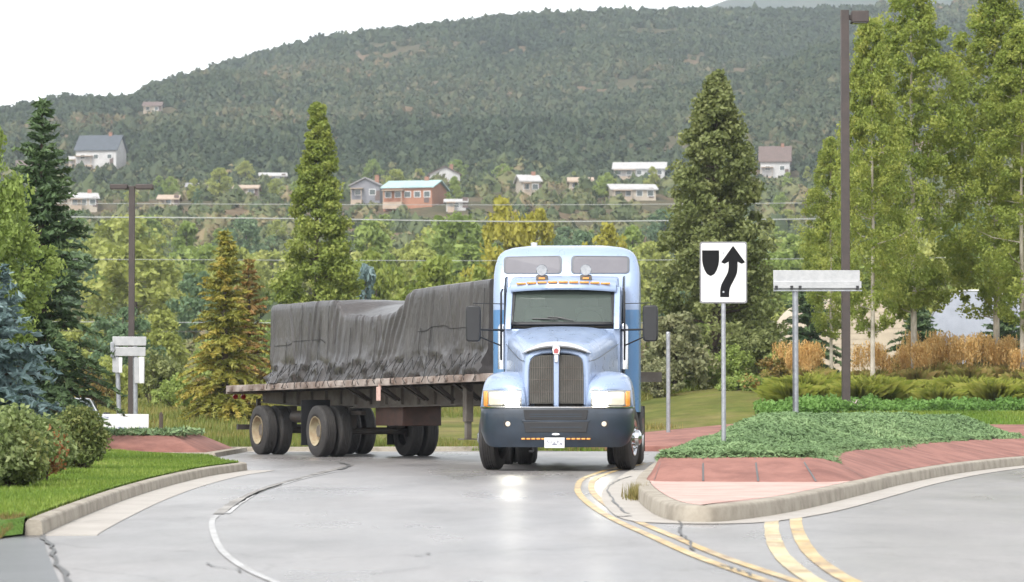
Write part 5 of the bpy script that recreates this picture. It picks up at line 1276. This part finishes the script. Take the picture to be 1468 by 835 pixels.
# perennial strip, mounded grasses, feather reeds on the rise
M['perennial'] = leaf_mat('perennial_leaves', [(0, (.09, .18, .035)), (.6, (.17, .31, .07)), (1, (.30, .42, .13))], rnd=0)
n = 22000; X = 6.3 + 11 * RNG.random(n); Y = 78.6 + 3.6 * RNG.random(n); Z = T(X, Y)
Z = np.maximum(Z, np.interp(np.hypot(X - CX, Y - CY), [7, 9, 10.35], [.8, .66, .53])) 
hgt = .04 + .62 * np.clip(fbm(X * 1.6, Y * 1.8, 41, 4) - .12, 0, 1)
V, F = leaf_quads(np.stack([X, Y, Z + hgt * RNG.random(n) ** .6], 1), .06 * (.6 + .9 * RNG.random(n)), np.tile([0, -.3, 1.0], (n, 1)), .6, .5, 95)
tag(link('perennial_border', np_mesh('perennial_border', V, F, M['perennial'], np.clip(fbm(X * .7, Y, 44, 3) + .3 * RNG.random(n) - .15, 0, 1))), kind='stuff')
wm = MB(); wr = random.Random(4)
for cx_, n_ in ((11.9, 26), (12.6, 16), (16.0, 14), (9.0, 5), (14.2, 6)):
    for _ in range(n_):
        x = cx_ + wr.gauss(0, .28); y = 78.8 + wr.uniform(-.1, .6); z = max(Tz(x, y), .6) + wr.uniform(.1, .28); wm.lathe([(-.02, .02), (0, .045), (.02, .03)], (x, y, z), 'z', 6)
tag(wm.build('white_blossoms', mat('white_petals', (.75, .75, .72), .7)), kind='stuff')
def grass_clump(h, R, n, seed, lo_m, plume_m, plume=True, spread=.5):
    r = np.random.default_rng(seed); a = r.random(n) * 2 * PI; d = np.stack([np.cos(a), np.sin(a)], 1); q = r.random(n) ** .7
    Bp = np.concatenate([d * (R * .3 * r.random(n))[:, None], np.zeros((n, 1))], 1); L = h * (.55 if plume else 1.0) * (.55 + .5 * r.random(n))
    mid = Bp + np.concatenate([d * (R * .5 * q)[:, None], (L * .7)[:, None]], 1); tip = Bp + np.concatenate([d * (R * 1.2 * q)[:, None], (L * (1 - .25 * q))[:, None]], 1)
    s_ = np.stack([-np.sin(a), np.cos(a), 0 * a], 1) * .010
    V = np.stack([Bp - s_, Bp + s_, mid + s_ * .8, tip, mid - s_ * .8], 1).reshape(-1, 3)
    me = np_mesh('blades', V, np.arange(5 * n).reshape(-1, 5), lo_m, r.random(n)); out_ = [me]
    if plume:
        k = n // 3; a = r.random(k) * 2 * PI; q = r.random(k); tipx = np.stack([np.cos(a) * R * .55 * q, np.sin(a) * R * .55 * q], 1); zt = h * (.62 + .38 * r.random(k))
        C = np.repeat(np.concatenate([tipx, zt[:, None]], 1), 5, 0) - np.stack([np.zeros(5 * k), np.zeros(5 * k), np.tile(np.arange(5) * .055, k)], 1) * h / 1.6 + r.normal(size=(5 * k, 3)) * .012
        V1, F1 = leaf_quads(C, .055 * (.6 + .7 * r.random(5 * k)), None, 0, .35, seed + 2, np.tile([0, 0, 1.0], (5 * k, 1)))
        out_.append(np_mesh('plumes', V1, F1, plume_m, r.random(5 * k)))
    return out_
M['reedblade'] = leaf_mat('reed_blades', [(0, (.20, .22, .04)), (.5, (.32, .28, .08)), (1, (.44, .30, .12))], rnd=.2, trans=.3)
M['plume'] = leaf_mat('reed_plumes', [(0, (.50, .29, .09)), (.5, (.64, .42, .16)), (1, (.72, .55, .27))], rnd=.25, trans=.4)
M['moundblade'] = leaf_mat('mound_blades', [(0, (.15, .19, .02)), (.5, (.27, .30, .045)), (1, (.38, .37, .08))], rnd=.25, trans=.3)
RE = [grass_clump(1.75, .6, 420, 600 + i, M['reedblade'], M['plume']) for i in range(3)]
MO = [grass_clump(.75, .75, 520, 610 + i, M['moundblade'], None, False) for i in range(3)]
rr_ = random.Random(5)
for i in range(62):
    px = 1118 + i * 6.5 + rr_.uniform(-8, 8); Y = rr_.uniform(87.5, 91.5)
    if 1183 < px < 1275 and rr_.random() < .62: continue
    b = on(px, Y); s = rr_.uniform(.68, .98) * (.85 if px < 1290 else 1.0)
    plant('feather_reed', RE[i % 3], b, rr_.uniform(0, 6), 'tall tan feather reed grass clump with orange plumes at the foot of the aspens', 'ornamental grass', 'feather reed grasses', s, names=('blades', 'plumes'))
for i in range(26):
    px = 1128 + i * 14.5 + rr_.uniform(-7, 7); Y = rr_.uniform(82.8, 85.5); b = on(px, Y); s = rr_.uniform(.75, 1.2)
    plant('grass_mound', MO[i % 3], b, rr_.uniform(0, 6), 'low yellow-green grass mound in front of the tall reed grasses', 'ornamental grass', 'low grass mounds', s, names=('blades',))

# ------------------------------------------------------------------ middle-distance trees
def rnd_prof(q): return math.sin(PI * min(1, .16 + .80 * q)) ** .65
BT = [tree_meshes('t', 9.0, 1.2, lambda q: 3.3 * rnd_prof(q), 62, 60, .27, 1.25, M['green'], M['bark'], .22, 700 + i, 10, .22) for i in range(4)]
BT2 = [tree_meshes('t', 9.0, .8, lambda q: 2.3 * rnd_prof(q) * (1.1 - .3 * q), 54, 60, .25, 1.05, M['green'], M['bark'], .2, 710 + i, 10, .25) for i in range(3)]
rt = random.Random(21)
def belt(n, Y0, Y1, t0, t1, lab, grp, mats, px0=-60, px1=1560, jit=.5, mw=1.0):
    for i in range(n):
        px = px0 + (px1 - px0) * (i + .5 + rt.uniform(-jit, jit)) / n; Y = rt.uniform(Y0, Y1); b = on(px, Y); h = (rt.uniform(t1, t0)); h = zat(h, Y) - b.z
        if h < 2.5: h = rt.uniform(2.5, 4)
        me = rt.choice(BT + BT2); s = h / 9.0; w = s * rt.uniform(.85, 1.3) * mw; w = min(w, 1.3)
        m_ = rt.choices([q[0] for q in mats], [q[1] for q in mats])[0]
        if len(lab) > 1: l_ = lab[[q[0] for q in mats].index(m_)]
        else: l_ = lab[0]
        plant('broadleaf_tree', me, b, rt.uniform(0, 6), l_, 'tree', grp, (w, w, s), m_)
G_, O_, B_, Yl_ = M['green'], M['olive'], M['bluegreen'], M['yellow_l']
belt(34, 150, 215, 420, 500, ['mid green bushy tree in the front row of the wood behind the road', 'olive bushy tree in the front row of the wood behind the road', 'blue-green bushy tree in the front row of the wood behind the road'], 'front row of the wood', [(G_, 5), (O_, 5), (B_, 1)])
belt(34, 220, 300, 345, 425, ['mid green round tree in the middle of the wood behind the wires', 'olive round tree in the middle of the wood behind the wires', 'blue-green round tree in the middle of the wood behind the wires'], 'middle row of the wood', [(G_, 5), (O_, 5), (B_, 2)])
belt(44, 310, 430, 315, 380, ['mid green tree at the back of the wood below the town', 'olive tree at the back of the wood below the town', 'blue-green tree at the back of the wood below the town'], 'back row of the wood', [(G_, 6), (O_, 4), (B_, 2)])
belt(40, 440, 560, 300, 350, ['mid green tree on the slope just below the houses', 'olive tree on the slope just below the houses', 'blue-green tree on the slope just below the houses'], 'trees below the houses', [(G_, 5), (O_, 4), (B_, 2)])
for px, topy, Y, w, lab in ((728, 285, 230, .62, 'yellow-leaved tree above the left end of the truck roof'), (770, 305, 235, .5, 'smaller yellow tree beside the yellow one above the truck'), (868, 322, 228, .55, 'yellowing tree above the right end of the truck roof'), (540, 362, 170, .45, 'yellow-green young tree behind the sagging part of the load'), (625, 378, 160, .5, 'light green rounded tree behind the load next to the yellow-green one'), (680, 385, 165, .42, 'light green small tree just left of the truck roof')):
    b = on(px, Y); h = zat(topy, Y) - b.z; s = h / 9.0
    plant('broadleaf_tree', BT[px % 4], b, px, lab, 'tree', None, (w * 1.1, w * 1.1, s), Yl_ if 'yellow' in lab and 'green' not in lab else M['poplar'])
b = on(523, 158); h = zat(385, 158) - b.z
plant('broadleaf_tree', BT2[1], b, 1, 'pale blue-green tree beside the poplar, behind the load', s=(.4, .4, h / 9), m=M['bluespruce'])
# trees among the houses
hp0 = [(o.location.x, o.location.y) for o in sc.objects if o.name.split('.')[0] == 'house']
for i in range(56):
    px = rt.uniform(60, 1180); py = rt.uniform(262, 312); p = hit(px, py, 560, 900)
    if any(abs(p.x / p.y - hx / hy) < .0075 and hy - 75 < p.y < hy + 4 for hx, hy in hp0): continue
    s = rt.uniform(.38, .75); m_ = rt.choices([G_, O_, B_, M['poplar']], [5, 4, 2, 1])[0]
    plant('broadleaf_tree', rt.choice(BT + BT2), p, rt.uniform(0, 6), {G_: 'mid green', O_: 'olive', B_: 'blue-green', M['poplar']: 'bright yellow-green'}[m_] + ' tree among the houses on the lower hillside', 'tree', 'trees among the houses', s, m_)

# ------------------------------------------------------------------ hillside scrub (one mass)
bm = bmesh.new(); bmesh.ops.create_icosphere(bm, subdivisions=1, radius=1); IV = np.array([v.co[:] for v in bm.verts]); IF = np.array([[v.index for v in f.verts] for f in bm.faces]); bm.free()
TPL = []
for s in range(7):
    r = np.random.default_rng(900 + s); v = IV.copy(); ph = r.random((4, 3)) * 6
    dsp = 1 + .24 * np.sin(v @ np.array([3.1, 2.2, 1.7]) + ph[0, 0]) + .18 * np.sin(v @ np.array([-2.4, 4.1, 2.9]) + ph[1, 0]) + .14 * r.normal(size=len(v))
    v = v * dsp[:, None] * np.array([1, 1, .95]); v[:, 2] = np.where(v[:, 2] < -.4, -.4, v[:, 2]) + .4
    nq = 44; d = unit(r.normal(size=(nq, 3))); d[:, 2] = np.abs(d[:, 2]); C = d * (.85 + .3 * r.random(nq))[:, None] + np.array([0, 0, .35])
    qv, qf = leaf_quads(C, .24 * (.6 + .8 * r.random(nq)), d, .5, .7, 910 + s)
    tri = np.concatenate([qf[:, [0, 1, 2]], qf[:, [0, 2, 3]]]) + len(v)
    TPL.append((np.concatenate([v, qv]), np.concatenate([IF, tri])))
def scatter(name, X, Y, S, seed, m, tint):
    r = np.random.default_rng(seed); Vs = []; Fs = []; Ts = []; off = 0; Z = T(X, Y); which = r.integers(0, len(TPL), len(X))
    for t_, (tv, tf) in enumerate(TPL):
        ix = np.where(which == t_)[0]; a = r.random(len(ix)) * 2 * PI; ca, sa = np.cos(a), np.sin(a); sx = S[ix] * (.85 + .3 * r.random(len(ix))); sz = S[ix] * (.85 + .5 * r.random(len(ix)))
        x = (tv[None, :, 0] * ca[:, None] - tv[None, :, 1] * sa[:, None]) * sx[:, None] + X[ix][:, None]; y = (tv[None, :, 0] * sa[:, None] + tv[None, :, 1] * ca[:, None]) * sx[:, None] + Y[ix][:, None]
        z = tv[None, :, 2] * sz[:, None] + Z[ix][:, None] - .25 * S[ix][:, None]
        Vs.append(np.stack([x, y, z], -1).reshape(-1, 3)); Fs.append((tf[None] + (np.arange(len(ix)) * len(tv))[:, None, None]).reshape(-1, 3) + off); off += len(ix) * len(tv); Ts.append(np.clip(np.repeat(tint[ix], len(tf)) + r.normal(size=len(ix) * len(tf)) * .10, 0, 1))
    return tag(link(name, np_mesh(name, np.concatenate(Vs), np.concatenate(Fs), m, np.concatenate(Ts))), kind='stuff')
n = 46000; Y = 770 + 780 * RNG.random(n) ** .9; X = Y * (-.20 + .40 * RNG.random(n))
dens = fbm(X / 26, Y / 50, 131, 4); k = RNG.random(len(X)) < np.clip((dens - .27) * 5, .15, 1) * np.clip(.6 + (Y - 780) / 600, .5, 1); X, Y = X[k], Y[k]
ok = np.ones(len(X), bool)
for hx, hy in hp0: ok &= ~((np.abs(X - hx * Y / hy) < 8) & (Y < hy + 8) & (Y > hy - 22))
X, Y = X[ok], Y[ok]
scatter('hillside_scrub', X, Y, 1.35 + 1.3 * RNG.random(len(X)) ** 1.7 + (fbm(X / 30, Y / 40, 135) - .4) * 1.6 + 1.3 * (Y > 1400) * RNG.random(len(X)), 141, M['hillwood'], np.clip(fbm(X / 70, Y / 110, 133, 4) * 1.1 - .25 + .4 * RNG.random(len(X)), 0, 1))
n = 5200; Y = 230 + 590 * RNG.random(n) ** .8; X = Y * (-.24 + .48 * RNG.random(n))
M['scrub2'] = leaf_mat('lower_scrub_foliage', [(0, (.05, .07, .03)), (.5, (.085, .105, .04)), (.85, (.14, .14, .06)), (1, (.19, .15, .08))], rough=.8, trans=0, rnd=0)
hp_ = [(o.location.x, o.location.y) for o in sc.objects if o.name.split('.')[0] == 'house']
ok = np.ones(n, bool)
for hx, hy in hp_: ok &= ~((np.abs(X - hx * Y / hy) < 8) & (Y < hy + 6) & (Y > hy - 18))
X, Y = X[ok], Y[ok]
scatter('lower_scrub', X, Y, 1.1 + 1.6 * RNG.random(len(X)) ** 2, 151, M['scrub2'], RNG.random(len(X)))
